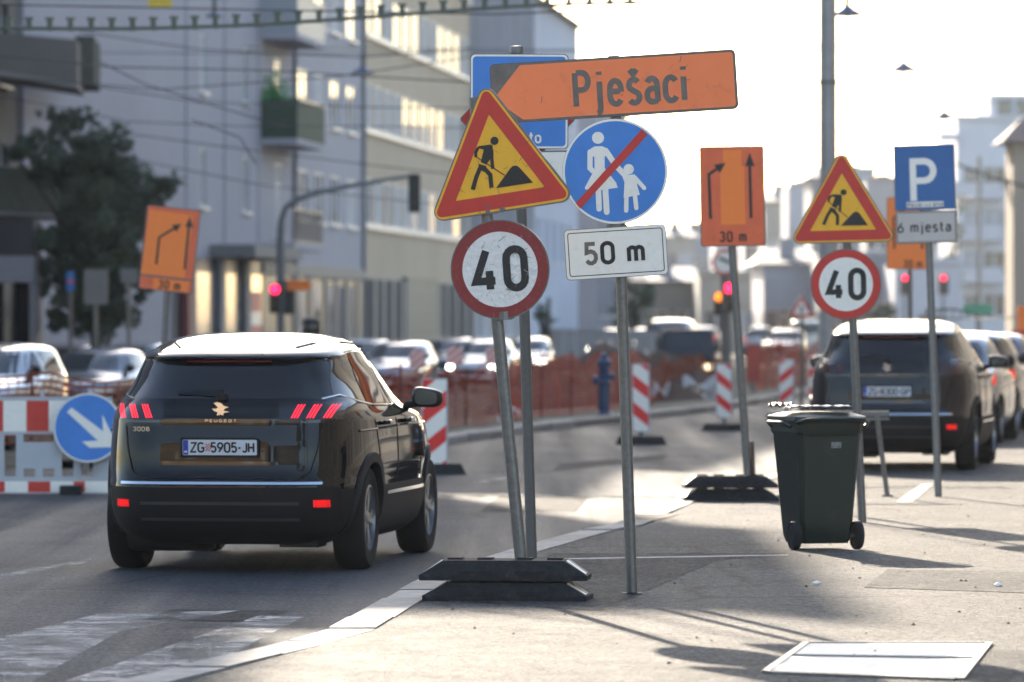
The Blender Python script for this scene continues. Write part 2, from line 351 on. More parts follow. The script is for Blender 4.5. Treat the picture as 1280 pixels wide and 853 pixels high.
# worn painted markings on the road and thin line on the pavement
def sheet(name, pts, m_, z, parent=None, kind='structure'):
    mb = MB(); mb.add([(p[0], p[1], z) for p in pts], [tuple(range(len(pts)))]); o = mb.obj(name, m_, parent)
    if kind: tag(o, kind=kind)
    return o

def worn_paint():
    m = bpy.data.materials.new('patchy_road_paint'); m.use_nodes = True; N = m.node_tree.nodes; Lk = m.node_tree.links; b = N['Principled BSDF']
    b.inputs['Base Color'].default_value = (.42, .43, .44, 1); b.inputs['Roughness'].default_value = .6; b.inputs['Specular IOR Level'].default_value = .25
    tc = N.new('ShaderNodeTexCoord'); n = N.new('ShaderNodeTexNoise'); n.inputs['Scale'].default_value = 2.2; n.inputs['Detail'].default_value = 10; n.inputs['Roughness'].default_value = .78
    Lk.new(tc.outputs['Object'], n.inputs['Vector']); r = N.new('ShaderNodeMapRange'); r.inputs['From Min'].default_value = .43; r.inputs['From Max'].default_value = .58
    r.inputs['To Max'].default_value = .55
    Lk.new(n.outputs['Fac'], r.inputs['Value']); Lk.new(r.outputs[0], b.inputs['Alpha']); return m
pp = worn_paint()
sheet('crossing_marking', [GR(x, y) for x, y in ((80, 853), (325, 770), (380, 772), (220, 853))], pp, .004)
sheet('crossing_marking', [GR(x, y) for x, y in ((-60, 812), (125, 768), (300, 764), (150, 790), (40, 853), (-90, 853))], pp, .004)
sheet('lane_line', [GR(x, y) for x, y in ((-30, 724), (118, 698), (122, 702), (-30, 730))], pp, .004)
for i in range(9):
    d = 46+i*9.5; x = (lerp_line(FARK, d)+lerp_line(NEARK, d))/2+.2
    sheet('lane_line', [(x, d), (x+.12, d), (x+.12+.45, d+3), (x+.45, d+3)], pp, .004)
sheet('pavement_line', [GS(x, y) for x, y in ((690, 699), (985, 694), (985, 695.2), (690, 700.2))], roadpaint, SW+.004)
sheet('parking_line', [GS(x, y) for x, y in ((1120, 628), (1152, 606), (1166, 606), (1140, 628))], mat('cream_marking', (.42, .36, .26), .6, 0, .2, 10, dirt=((.16, .14, .12), .7, 6)), SW+.004)
for q_ in (((560, 752), (748, 764), (900, 700), (985, 692), (690, 692)), ((1080, 735), (1290, 742), (1290, 716), (1110, 712)), ((1225, 812), (1300, 815), (1300, 850), (1190, 870))):
    sheet('pavement_patch', [GS(x, y) for x, y in q_], pave_patch, SW+.003)
for q_ in (((180, 775), (330, 778), (360, 764), (215, 762)), ((600, 640), (720, 640), (735, 622), (625, 620)), ((690, 590), (830, 575), (835, 568), (700, 580))):
    sheet('road_patch', [GR(x, y) for x, y in q_], patch_asphalt, .003)
# drain opening in the kerb
dr = MB(); q = [GS(x, y) for x, y in ((795, 657), (845, 645), (848, 643), (793, 643))]

dr.add([(p.x, p.y, SW+.006) for p in q], [(0, 1, 2, 3)]); tag(dr.obj('drain_opening', mat('hole_black', (.004, .004, .004), .9, 0, 0)), kind='structure')
# steel cover in the pavement: two leaves in a frame
D0, D1 = DS(853), DS(806)
mh = thing('access_cover', 'bare metal access cover set in the pavement at the bottom corner', 'access cover', (GS(1100, 830).x, GS(1100, 830).y, SW))
bp0 = Vector(mh.location)
steel = mat('worn_steel_plate', (.50, .49, .46), .55, .3, .15, 10, bump=.002, bscale=80, dirt=((.2, .17, .14), .6, 5))
c = [GS(x, y) for x, y in ((962, 842), (1196, 851), (1232, 806), (1012, 806))]
def mixp(a, b, t): return a+(b-a)*t
def slab(pts, z0, z1):
    m_ = MB(); k = len(pts); m_.add([(p.x-bp0.x, p.y-bp0.y, z0) for p in pts]+[(p.x-bp0.x, p.y-bp0.y, z1) for p in pts], [tuple(range(k)), tuple(range(k, 2*k))]+[(i, (i+1) % k, (i+1) % k+k, i+k) for i in range(k)]); return m_
A, B, C_, D_ = c
slab([A, B, mixp(B, C_, .52), mixp(A, D_, .52)], -.02, .008).obj('cover_leaf', steel, mh)
slab([mixp(A, D_, .60), mixp(B, C_, .60), C_, D_], -.02, .008).obj('cover_leaf', steel, mh)
fr = MB()
for p, q in ((A, B), (B, C_), (C_, D_), (D_, A)):
    t = (q-p).normalized(); nrm = Vector((t.y, -t.x, 0))*.035
    fr2 = slab([p, q, q+nrm, p+nrm], -.02, .014); fr.add(fr2.v, fr2.f)
fr.obj('frame', galv, mh)
slab([A, B, C_, D_], -.03, .002).obj('well', MATS['hole_black'], mh)
# litter on the pavement
for (x, y, s_, m_, lb, ct) in ((1021, 731, .03, white, 'crumpled white paper scrap lying on the pavement below the bin', 'litter'), (1248, 734, .035, white, 'small flat white scrap on the pavement near the right edge', 'litter')):
    b = MB(); p = GS(x, y); pts = []
    for i in range(9): a = i/9*6.283; pts.append((math.cos(a)*s_*rnd.uniform(.6, 1.2), math.sin(a)*s_*rnd.uniform(.6, 1.2), rnd.uniform(.004, s_*.6)))
    b.add([(0, 0, s_*.9)]+pts+[(p_[0]*.8, p_[1]*.8, 0) for p_ in pts], [(0, i+1, (i+1) % 9+1) for i in range(9)]+[(i+1, i+10, (i+1) % 9+10, (i+1) % 9+1) for i in range(9)])
    tag(b.obj('paper_scrap', m_, None, loc=p), lb, ct)
gr = MB()
for i in range(420):
    d = rnd.uniform(24, 55); x = rnd.uniform(lerp_line(NEARK, d)+.3, .11*d); s_ = .003+.012*rnd.random()**4; a = rnd.uniform(0, 3)
    gr.add([(x-s_, d, SW+.002), (x+s_*.3, d-s_, SW+.002), (x+s_, d+s_*.5, SW+.004), (x, d+s_*.2, SW+s_)], [(0, 1, 3), (1, 2, 3), (2, 0, 3)])
tag(gr.obj('pavement_debris', mat('dry_leaf_bits', (.09, .06, .035), .9, 0, .4, 3)), 'scattered dry leaf bits and grit on the pavement', kind='stuff')
# ------------------------------------------------------------------ signs and poles
def pole_part(root, pts, r, m=galv, name='pole', n=16, collar=True):
    b = MB(); b.tube([Vector(p)-root.location for p in pts], r, n, 0)
    o = b.obj(name, m, root, True); return o
def panel(root, name, loc, roll=0, yaw=0, label=None):
    return lambda mb, mats, nm=None, parent=None: None
def sign_panel(root, name, outline, th, rim, loc, roll, yaw, smooth=False):
    b = MB(); b.prism(outline, 0, th)
    # folded rim: a shallow lip round the edge
    o = b.obj(name, rim, root); o.location = Vector(loc)-root.location
    o.rotation_euler = (0, -R(roll), R(yaw)); o.rotation_mode = 'XYZ'
    return o
def layer(parent, name, mats, build):
    b = MB(); build(b); return b.obj(name, mats, parent)
def scratches(parent, w_, h_, n, seed, m_=None, y=-.0075):
    r_ = random.Random(seed)
    b = MB()
    for i in range(n):
        x, z = r_.uniform(-w_, w_), r_.uniform(-h_, h_); a = r_.gauss(.3, .8); l = r_.uniform(.006, .05); pts = [(x, z), (x+l*.5*math.cos(a), z+l*.5*math.sin(a)+.002), (x+l*math.cos(a+.2), z+l*math.sin(a+.2))]
        ribbon(b, pts, r_.uniform(.001, .0028), y-.0001*(i % 4))
    return b.obj('scratch_mark', m_ or MATS['greyprint_dark'], parent)
mat('greyprint_dark', (.12, .10, .085), .7, 0, .2); mat('pale_scratch', (.55, .50, .46), .6, 0, .2)
def bracket(root, loc, w_=.12, roll=0):
    b = MB(); b.box(-w_/2, w_/2, .022, .05, -.02, .02); b.tube([(0, .055, -.025), (0, .055, .025)], .048, 12)
    b.tube([(-.035, .05, 0), (-.035, .12, 0)], .006, 6); b.tube([(.035, .05, 0), (.035, .12, 0)], .006, 6)
    return b.obj('clamp', galv, root, loc=Vector(loc)-root.location, rot=(0, -R(roll), 0))
def px_layer(f, pts): return [f(x, y) for x, y in pts]
def ccw(p):
    a = sum(p[i-1][0]*p[i][1]-p[i][0]*p[i-1][1] for i in range(len(p))); return p if a > 0 else p[::-1]

def worker_symbol(b, f, y, t=1.0):
    # pictogram traced in crop pixels of the near warning sign (crop origin 540,100 at scale 4.489)
    q = lambda *a: [f(540+x/4.489, 100+yy/4.489) for x, yy in a]
    k = [0]
    def fill(*a): b.flat(q(*a), y-.0002*k[0]); k[0] += 1
    def line(w_, *a):
        ribbon(b, q(*a), w_, y-.0002*k[0]); k[0] += 1
    s0 = (Vector(f(641, 100))-Vector(f(640, 100))).length/4.489      # metres per crop pixel
    c0 = q((350, 333))[0]; b.flat([(c0[0]+23*s0*math.cos(a*.2618), c0[1]+23*s0*math.sin(a*.2618)) for a in range(24)], y)
    fill((252, 372), (262, 362), (330, 354), (340, 362), (342, 400), (328, 440), (306, 474), (274, 458), (290, 384))   # torso
    line(17*s0, (258, 372), (245, 400), (246, 428))              # near arm
    line(19*s0, (335, 385), (336, 440), (342, 500))              # far arm
    line(5.5*s0, (246, 425), (410, 540))                          # shovel handle
    fill((262, 468), (306, 482), (300, 520), (262, 500))
    line(24*s0, (276, 480), (250, 545), (230, 622))              # rear leg
    line(24*s0, (290, 490), (328, 535), (336, 612))              # front leg
    fill((362, 615), (440, 500), (455, 485), (475, 483), (492, 495), (569, 586))   # heap
def warning_triangle(root, corners, D, L, roll, yaw, name='warning_panel'):
    cx = sum(c_[0] for c_ in corners)/3; cy = sum(c_[1] for c_ in corners)/3
    o = sign_panel(root, name, rtri(L, .055*L/.9), .028, galv, P(cx, cy, D), roll, yaw)
    layer(o, 'yellow_field', yellow, lambda b: b.flat(rtri(L-.03, .045), -.0015))
    k = L/.9
    def ring(b):
        outer = rtri(L-.075*k, .028); inner = rpoly(tri(L*.60), .004, 6); b.ring(outer, inner, -.003)
    layer(o, 'red_border', red, ring)
    return o
TA = [(604, 92), (536, 282), (722, 255)]              # virtual corners of the near triangle in the photograph
fA = aff([TA[1], TA[2], TA[0]], tri(.9))
def speed_panel(root, loc, r, roll, yaw, rim, ringm, field, digits_h, name='speed_limit_panel', inner=.76):
    o = sign_panel(root, name, circ(r), .026, galv, loc, roll, yaw)
    layer(o, 'red_ring', ringm, lambda b: b.ring(circ(r*.975), circ(r*inner), -.0015))
    layer(o, 'white_field', field, lambda b: b.flat(circ(r*inner+.002), -.001))
    layer(o, 'lettering', black, lambda b: text(b, '40', 0, 0, digits_h, .165, -.003, .84, .26))
    return o

# --- near pair: rubber feet, leaning pole with triangle and 40
DA = 30.3
fb = GS(634, 760)
def rubber_foot(loc, rz, L_, W_, H_, label, group=None):
    b = MB(); a = L_/2; c = .13*L_/.95; w2 = W_/2
    vs = []
    for z, x, y_ in ((0, a, w2), (.03, a+.005, w2), (H_, a-c, w2-.04)):
        vs += [(-x, -y_, z), (x, -y_, z), (x, y_, z), (-x, y_, z)]
    b.add(vs, [(3, 2, 1, 0), (8, 9, 10, 11)]+[(i, (i+1) % 4, (i+1) % 4+4, i+4) for i in range(4)]+[(4+i, 4+(i+1) % 4, 8+(i+1) % 4, 8+i) for i in range(4)])
    root = thing('rubber_base', label, 'sign base', loc, rz, group)
    b.obj('body', rubber, root)
    for x in (-.30, -.12, .12, .30):                      # lifting sockets and ribs on the top
        q = MB(); q.box(x*L_-.045, x*L_+.045, -.05, .05, H_-.004, H_+.012); q.obj('socket', rubber, root)
    for s_ in (-1, 1):
        q = MB(); q.box(s_*L_*.16-.10, s_*L_*.16+.10, -w2-.006, -w2+.01, .035, .06); q.obj('rib', rubber, root)
    for s_ in (-1, 1):                                    # reflective strips on the sloping ends
        for k_, m_ in ((0, white), (1, black)):
            p0 = Vector((s_*(a-.01), -w2+.07+k_*.10, .034)); p1 = Vector((s_*(a-c+.012), -w2+.08+k_*.10, H_-.004)); n_ = Vector((s_*.5, 0, .8))*.006; e_ = Vector((0, .08, 0)); q = MB()
            q.add([p0+n_, p0+e_+n_, p1+e_+n_, p1+n_, p0-n_, p0+e_-n_, p1+e_-n_, p1-n_], [(0, 1, 2, 3), (4, 7, 6, 5), (0, 4, 5, 1), (2, 6, 7, 3), (1, 5, 6, 2), (0, 3, 7, 4)]); q.obj('reflector_strip', m_, root)
    return root
base_l = rubber_foot((fb.x+.005, DA-.02, SW), R(-7), .95, .40, .105, 'lower black rubber base, under the leaning 40 sign pole', 'rubber bases of temporary signs')
base_u = rubber_foot((fb.x-.01, DA, SW+.118), R(-5), .97, .40, .115, 'upper black rubber base holding the leaning pole of the near 40 sign', 'rubber bases of temporary signs')
r0 = thing('roadworks_sign', 'leaning pole with roadworks triangle over battered 40 sign, in stacked rubber bases', 'road sign', P(652, 708, DA+.02))
pole_part(r0, [P(652.5, 712, DA+.02), P(594, 122, DA+.02)], .036)
dz = DA-.02
t_ = warning_triangle(r0, TA, dz-.03, .9, 8.3, -14)
layer(t_, 'worker_symbol', black, lambda b: worker_symbol(b, fA, -.004))
sp_ = speed_panel(r0, P(625, 337, dz-.01), .29, 4, -6, galv, darkred, hexw, .27); scratches(sp_, .17, .17, 34, 2); scratches(sp_, .19, .19, 22, 3, MATS['pale_scratch'], -.0055)
scratches(t_, .26, .18, 26, 1)
bracket(r0, P(612, 262, dz-.03), roll=4); bracket(r0, P(630, 395, dz-.03), roll=4)
bt = MB(); p = P(628, 262.5, dz-.05)-r0.location; bt.lathe([(0, -.014), (.016, -.014), (.016, 0)], p, 'y', 12); bt.obj('bolt', galv, r0)
# --- second pole, blue information sign behind
DB = DS(723)
r1 = thing('information_sign', 'blue rectangular information sign with white edge, mostly hidden behind the orange arrow board', 'road sign', P(666, 723, DB))
pole_part(r1, [P(665.5, 724, DB), P(645.5, 61, DB)], .034, darkpole)
cp = MB(); p = P(645.5, 61, DB)-r1.location; cp.lathe([(0, .02), (.042, .014), (.045, 0), (.045, -.03)], p, 'z', 16); cp.obj('pole_cap', galv, r1, True)
o = sign_panel(r1, 'information_panel', rrect(.62, .60, .03), .03, galv, P(649, 127, DB-.06), -.2, 0)
layer(o, 'white_border', white, lambda b: b.flat(rrect(.61, .59, .028), -.001))
layer(o, 'blue_field', blue, lambda b: b.flat(rrect(.585, .565, .022), -.002))
layer(o, 'lettering', white, lambda b: text(b, 'to', (669-649)/F*DB, -(172-127)/F*DB, .075, .16, -.0032, 1, .22))
o = sign_panel(r1, 'lower_panel', rrect(.62, .22, .02), .03, galv, P(650, 211, DB-.06), 1, 0)
layer(o, 'white_field', white, lambda b: b.flat(rrect(.60, .20, .02), -.0015))
o = sign_panel(r1, 'diamond_panel', rpoly([(0, -.37), (.37, 0), (0, .37), (-.37, 0)], .02), .03, galv, P(647, 149, DB+.05), 0, 0)
layer(o, 'red_field', red, lambda b: b.flat(rpoly([(0, -.362), (.362, 0), (0, .362), (-.362, 0)], .02), -.0015)); layer(o, 'white_field', white, lambda b: b.flat([(0, -.27), (.27, 0), (0, .27), (-.27, 0)], -.003))

# --- middle pole: Pješaci board, pedestrians ended, 50 m plate
DC = DS(743)
r2 = thing('pedestrian_sign', 'pole with orange board reading Pješaci, crossed blue pedestrian disc and 50 m plate', 'road sign', P(790, 743, DC))
pole_part(r2, [P(790, 746, DC), P(767, 70, DC)], .034)
b = MB(); b.lathe([(.034, .012), (.06, .008), (.07, 0)], P(790, 743, DC)-r2.location, 'z', 16); b.obj('foot_collar', plastic, r2)
corn = [(618, 83), (914, 63), (917, 137), (622, 152)]
s = F/(DC-.06)
W = 1.46; Hh = .355; roll = math.degrees(math.atan2(20, 296))*.93
o = sign_panel(r2, 'direction_board', rrect(W, Hh, .03), .035, darkpole, P(767.6, 108.5, DC-.06), roll, 0)
fC = aff([(618, 152.5), (917, 137), (618, 83)], [(-W/2, -Hh/2), (W/2, -Hh/2), (-W/2+.005, Hh/2)])
layer(o, 'dark_field', greyprint, lambda b: b.flat(rrect(W-.006, Hh-.006, .028), -.001))
def arrow(b):
    w2, h2 = W/2-.016, Hh/2-.016
    b.flat([(-W/2+.012, -.03), (-W/2+.18, -h2), (w2-.01, -h2), (w2, -h2+.012), (w2, h2-.012), (w2-.01, h2), (-W/2+.18, h2)], -.002)
layer(o, 'orange_arrow', orange, arrow)
layer(o, 'lettering', greyprint, lambda b: text(b, 'Pješaci', .095, -.005, .232, .145, -.0035, .72, .20))
scratches(o, .5, .13, 16, 4)
dd = DC-.06
o = sign_panel(r2, 'pedestrian_disc', circ(.312, 56), .026, galv, P(768.8, 214.5, dd), 0, 0)
layer(o, 'white_rim', white, lambda b: b.ring(circ(.311, 56), circ(.298, 56), -.0012))
layer(o, 'blue_field', blue, lambda b: b.flat(circ(.299, 56), -.001))
sD = F/dd
def fD(x, y): return ((700+x/5.686-768.8)/sD, -(140+y/5.686-214.5)/sD)
def peds(b):
    y = -.0025; k = [0]; u = 1/5.686/sD
    def disc(x, yy, r): c0 = fD(x, yy); b.flat([(c0[0]+r*u*math.cos(a*.2618), c0[1]+r*u*math.sin(a*.2618)) for a in range(24)], y)
    def fill(*a): b.flat(ccw([fD(*p) for p in a]), y-.0002*k[0]); k[0] += 1
    def line(w_, *a):
        pts = [fD(*p) for p in a]; ribbon(b, pts, w_*u, y-.0002*k[0]); k[0] += 1
        for e in (a[0], a[-1]): c0 = fD(*e); b.flat([(c0[0]+w_/2*u*math.cos(t*.5236), c0[1]+w_/2*u*math.sin(t*.5236)) for t in range(12)], y-.0002*k[0]); k[0] += 1
    disc(270, 185, 43); disc(488, 408, 37)
    fill((218, 262), (245, 246), (300, 244), (336, 262), (348, 285), (318, 320), (318, 400), (400, 505), (410, 540), (290, 556), (180, 552), (176, 538), (246, 410), (244, 318), (222, 318))
    line(38, (214, 285), (213, 400), (232, 420))
    line(40, (325, 275), (395, 380), (470, 460))
    line(40, (272, 545), (278, 690)); line(42, (322, 545), (332, 712))
    fill((440, 455), (530, 444), (545, 470), (548, 520), (568, 590), (452, 612), (458, 500))
    line(30, (530, 465), (598, 542)); line(32, (472, 600), (470, 702)); line(32, (532, 590), (542, 684))
layer(o, 'walking_figures', white, peds)
layer(o, 'red_bar', red, lambda b: b.flat([fD(112, 650), fD(145, 688), fD(620, 165), fD(583, 122)][::1], -.0065))
o = sign_panel(r2, 'distance_plate', rrect(.605, .30, .025), .026, galv, P(770, 315.5, dd), 3.6, 0)
layer(o, 'white_field', white, lambda b: b.flat(rrect(.598, .293, .022), -.001))
layer(o, 'black_line', black, lambda b: b.ring(rrect(.565, .26, .016), rrect(.555, .25, .012), -.002))
layer(o, 'lettering', black, lambda b: text(b, '0 m', .04, 0, .14, .17, -.003, .98, .24))
layer(o, 'faded_digit', greyprint, lambda b: text(b, '5', -.15, 0, .14, .17, -.003, .98, .24))
bracket(r2, P(767, 140, dd)); bracket(r2, P(771, 285, dd))

# --- orange lane signs
def lane_sign(name, label, pole_pts, D, cx, cy, Wd, Hd, roll, yaw, variant, root_at, r=.03, pm=galv):
    root = thing(name, label, 'road sign', root_at)
    pole_part(root, pole_pts, r, pm)
    o = sign_panel(root, 'lane_panel', rrect(Wd, Hd, .02), .026, darkpole, P(cx, cy, D), roll, yaw)
    layer(o, 'orange_field', orange3 if variant != 2 else orange2, lambda b: b.flat(rrect(Wd-.02, Hd-.02, .015), -.001))
    if variant == 0:
        layer(o, 'patch', orange2, lambda b: b.flat([(-.105, -.255), (.115, -.255), (.11, .27), (.085, .27), (.085, .42), (-.08, .42), (-.08, .24), (-.11, .24)], -.002))
    if variant == 1:
        layer(o, 'patch', orange2, lambda b: (b.flat([(-.29, -.30), (.20, -.30), (.22, .40), (-.27, .42)], -.002), b.flat([(-.14, -.455), (.25, -.455), (.25, -.335), (-.14, -.335)], -.002)))
        layer(o, 'dividing_line', greyprint, lambda b: b.flat([(-Wd/2+.01, -.325), (Wd/2-.01, -.325), (Wd/2-.01, -.307), (-Wd/2+.01, -.307)], -.0025))
    def arrows(b):
        y = -.004; t = .026; x = -.2
        if variant == 1: pl = [(-.13, -.18), (-.13, .12), (.04, .25)]; tx = .19; ty = (-.2, .28)
        else: pl = [(-.2, -.2), (-.21, .2), (-.12, .26)]; tx = .165; ty = (-.2, .28)
        ribbon(b, pl, t, y)
        d = (Vector(pl[2])-Vector(pl[1])).normalized(); q = Vector((-d.y, d.x)); e = Vector(pl[2])-d*.02
        b.flat([tuple(e+q*.045), tuple(e-q*.045), tuple(e+d*.095)], y-.0003)
        ribbon(b, [(tx, ty[0]), (tx-.005, ty[1])], t, y); b.flat([(tx-.045, ty[1]-.01), (tx+.04, ty[1]-.01), (tx-.005, ty[1]+.11)], y-.0003)
    layer(o, 'lane_arrows', black, arrows)
    layer(o, 'lettering', black, lambda b: text(b, '30 m', 0 if variant == 0 else .04, -.365 if variant == 0 else -.395, .10, .15, -.006, .85, .28))
    return root, o
D3 = DS(626)
p3 = GS(927, 620)
lane_sign('lane_sign', 'orange lane sign with a bright patch between its arrows, on a pole in rubber bases', [(p3.x, D3, SW+.2), P(914.5, 300, D3)], D3-.06, 915.5, 245.5, .585, .905, .9, 0, 0, (p3.x, D3, SW+.2), .036)
rubber_foot((GS(914, 627).x, D3, SW), R(2), .86, .36, .105, 'lower black rubber base of the orange lane sign beside the bin', 'rubber bases of temporary signs')
rubber_foot((GS(914, 627).x-.005, D3-.01, SW+.118), R(3), .84, .36, .11, 'upper black rubber base with two posts, left of the bin', 'rubber bases of temporary signs')
q = MB(); q.tube([P(942, 600, D3), P(940, 552, D3)], .02, 10); tag(q.obj('short_post', mat('rusty_steel', (.12, .08, .06), .7, .4, .3, 20), None, True), 'short rusty post standing beside the orange sign pole in the rubber base', 'post')
D7 = 58
lane_sign('lane_sign', 'tilted orange lane sign above the black car, left of the street', [(P(198, 500, D7).x, D7, 0), P(209, 360, D7), P(216, 262, D7)], D7-.05, 212, 312, .60, .94, -6.2, 6, 1, (P(198, 500, D7).x, D7, 0), .036)
D6 = 68
lane_sign('lane_sign', 'orange lane sign half hidden behind the parking sign', [(P(1139, 500, D6).x, D6, SW), P(1137, 250, D6)], D6-.05, 1137, 292, .60, .94, 0, 0, 2, (P(1139, 500, D6).x, D6, SW), .03)

# --- second triangle and 40
D4 = DS(653)
r4 = thing('roadworks_sign', 'upright pole behind the bin with clean roadworks triangle over a clean 40 sign', 'road sign', GS(1078, 653))
pole_part(r4, [GS(1078, 653), P(1066, 400, D4), P(1052, 215, D4)], .034)
T4 = [(1051, 178), (988, 309), (1121, 306)]
o = warning_triangle(r4, T4, D4-.08, .885, 1.3, -4)
f4 = aff([TA[1], TA[2], TA[0]], tri(.885))
layer(o, 'worker_symbol', black, lambda b: worker_symbol(b, f4, -.004))
speed_panel(r4, P(1057.5, 355.5, D4-.07), .285, 1, -6, galv, red, white, .265)
bracket(r4, P(1055, 290, D4-.07)); bracket(r4, P(1062, 385, D4-.07))
# --- parking sign
D5 = DS(620)
r5 = thing('parking_sign', 'blue P parking sign with white plate reading 6 mjesta, before the parked SUV', 'road sign', GS(1173, 620))
pole_part(r5, [GS(1173, 621), P(1161, 300, D5), P(1157, 190, D5)], .034)
sP = F/(D5-.08)
o = sign_panel(r5, 'parking_panel', rrect(.565, .605, .008), .03, galv, P(1155.5, 222, D5-.08), 1.6, -10)
layer(o, 'blue_field', blue2, lambda b: b.flat(rrect(.55, .59, .008), -.001))
def bigp(b):
    ribbon(b, [(-.105, -.215), (-.105, .18)], .06, -.0025); ribbon(b, [(-.08, .15), (-.04, .15)]+arc(.0, .06, .085, .09, 90, -90)+[(-.08, -.03)], .06, -.0032)
    b.flat([(-.17, -.275), (.17, -.275), (.17, -.225), (-.17, -.225)], -.0021)
layer(o, 'letter_p', white, bigp)
layer(o, 'small_lettering', greyprint, lambda b: text(b, 'Rezervirano', 0, -.25, .036, .2, -.0045, 1.25, .42))
o = sign_panel(r5, 'text_plate', rrect(.565, .30, .008), .03, galv, P(1158, 284, D5-.08), 1.6, -10)
layer(o, 'white_field', mat('aged_white_sheeting', (.55, .50, .46), .5, 0, .05, 10, dirt=((.4, .36, .32), .5, 12)), lambda b: b.flat(rrect(.55, .285, .008), -.001))
layer(o, 'lettering', black, lambda b: text(b, '6 mjesta', -.02, 0, .10, .15, -.0025, 1.0, .28))
layer(o, 'line', black, lambda b: b.ring(rrect(.54, .275, .008), rrect(.531, .266, .006), -.002))
bracket(r5, P(1158, 250, D5-.07))
# --- distant signs
D8 = 120
r8 = thing('prohibition_sign', 'small distant round white sign with red ring above the traffic light', 'road sign', (P(904, 400, D8).x, D8, 0))
pole_part(r8, [(P(904, 400, D8).x, D8, 0), P(904, 330, D8)], .05, darkpole)
o = sign_panel(r8, 'round_panel', circ(.30, 32), .03, galv, P(906, 328, D8-.08), 0, 0)
layer(o, 'white_field', white, lambda b: b.flat(circ(.30, 32), -.002)); layer(o, 'red_ring', red, lambda b: b.ring(circ(.30, 32), circ(.235, 32), -.004))
layer(o, 'black_arrow', black, lambda b: ribbon(b, [(-.14, .1), (.14, -.02)], .07, -.006))
D9 = 105
r9 = thing('roadworks_sign', 'small distant red and white warning triangle left of the near 40 sign on the right', 'road sign', (P(1002, 400, D9).x, D9, 0))
pole_part(r9, [(P(1002, 400, D9).x, D9, 0), P(1002, 380, D9)], .035, darkpole)
o = sign_panel(r9, 'warning_panel', rtri(.5, .03), .03, galv, P(1002, 387, D9-.06), 0, 0)
layer(o, 'red_field', red, lambda b: b.flat(rtri(.5, .03), -.002)); layer(o, 'white_field', white, lambda b: b.flat(tri(.33), -.004)); layer(o, 'symbol', black, lambda b: ribbon(b, [(0, -.07), (0, .07)], .05, -.006))
# backs of two signs and a small one under the tree
for (px, py, hw, hh, D, lab, m_) in ((120, 359, 15, 22, 110, 'back of a tall grey sign plate on a thin pole below the tree', galv), (161, 345, 11, 9, 112, 'small pale sign plate back, right of the tall grey plate under the tree', galv), (88, 352, 5, 12, 113, 'narrow blue and red sign left of the grey plate under the tree', blue2)):
    s_ = F/D; rr = thing('sign_plate', lab, 'road sign', (P(px, 400, D).x, D, -.4)); pole_part(rr, [(P(px, 400, D).x, D, -.4), P(px, py, D)], .045, galv)
    o = sign_panel(rr, 'plate', rrect(2*hw/s_, 2*hh/s_, .03), .03, m_, P(px, py, D-.07), 0, 0)
    b = MB(); b.box(-hw/s_*.8, hw/s_*.8, -.02, 0, -.03, .03); b.obj('stiffener', galv if m_ is galv else red, o)
# --- striped delineators
def delineator(loc, label, rise, wd=.25, ht=.98, z0=.14, rz=0, lamp=False, lean=0, base=True):
    root = thing('delineator', label, 'delineator', loc, rz, 'red and white striped delineators along the roadworks')
    b = MB(); b.prism(rrect(wd, ht, .02), 0, .05); o = b.obj('panel', mat('grey_plastic_panel', (.42, .43, .45), .5, 0, .05), root, loc=(0, 0, z0+ht/2), rot=(0, R(lean), 0))
    iw, ih = wd-.035, ht-.03
    layer(o, 'white_field', white, lambda b: b.flat(rrect(iw, ih, .01), -.0015))
    def stripes(b):
        hx, hz = iw/2, ih/2; k = 0
        p_ = ht*.40; sl = .62*rise
        for i in range(-3, 4):
            z = i*p_+.07; t = p_*.46
            poly = [(-hx, z-sl*hx*1.3), (hx, z+sl*hx*1.3), (hx, z+t+sl*hx*1.3), (-hx, z+t-sl*hx*1.3)]
            poly = clip(poly, -hz, hz)
            if len(poly) > 2: b.flat(poly, -.003)
    layer(o, 'red_stripes', mat('bright_red_sheeting', (.78, .02, .015), .45, 0, .06), stripes)
    if lamp:
        q = MB(); q.tube([(0, .02, z0+ht), (.01, .02, z0+ht+.07), (.03, .02, z0+ht+.17)], [.03, .018, .012], 8); q.obj('mounting_pin', galv, root, True)
    if base:
        q = MB(); q.box(-.03, .03, 0, .05, .06, z0+.05); q.obj('stem', galv, root)
        q = MB(); q.add([(-.36, -.18, 0), (.36, -.18, 0), (.36, .22, 0), (-.36, .22, 0), (-.3, -.13, .12), (.3, -.13, .12), (.3, .17, .12), (-.3, .17, .12)], [(0, 1, 5, 4), (1, 2, 6, 5), (2, 3, 7, 6), (3, 0, 4, 7), (4, 5, 6, 7)]); q.obj('base', rubber, root)
    return root
def clip(poly, lo, hi):
    for sgn, lim in ((1, lo), (-1, -hi)):
        out = []
        for i in range(len(poly)):
            a, c = poly[i-1], poly[i]; ina, inc = sgn*a[1] >= lim, sgn*c[1] >= lim
            if ina != inc: t = (lim/sgn-a[1])/(c[1]-a[1]); out.append((a[0]+t*(c[0]-a[0]), lim/sgn))
            if inc: out.append(c)
        poly = out
    return poly
delineator(GR(543, 593), 'nearest striped delineator, partly behind the black car mirror', 1, .30, .98, .1, 0, True)
delineator(GR(801, 556), 'striped delineator on the road just right of the 50 m pole', -1, .25, .96, .17, 0)
delineator(GR(905, 539), 'striped delineator left of the orange lane sign pole', -1, .26, .86, .2, 0)
delineator(GR(983, 524), 'striped delineator above the bin, left of the parked dark car', 1, .27, .86, .2, 0)
delineator(GR(1019, 515), 'striped delineator peeping out at the left edge of the parked dark car', 1, .27, .9, .2, 0)
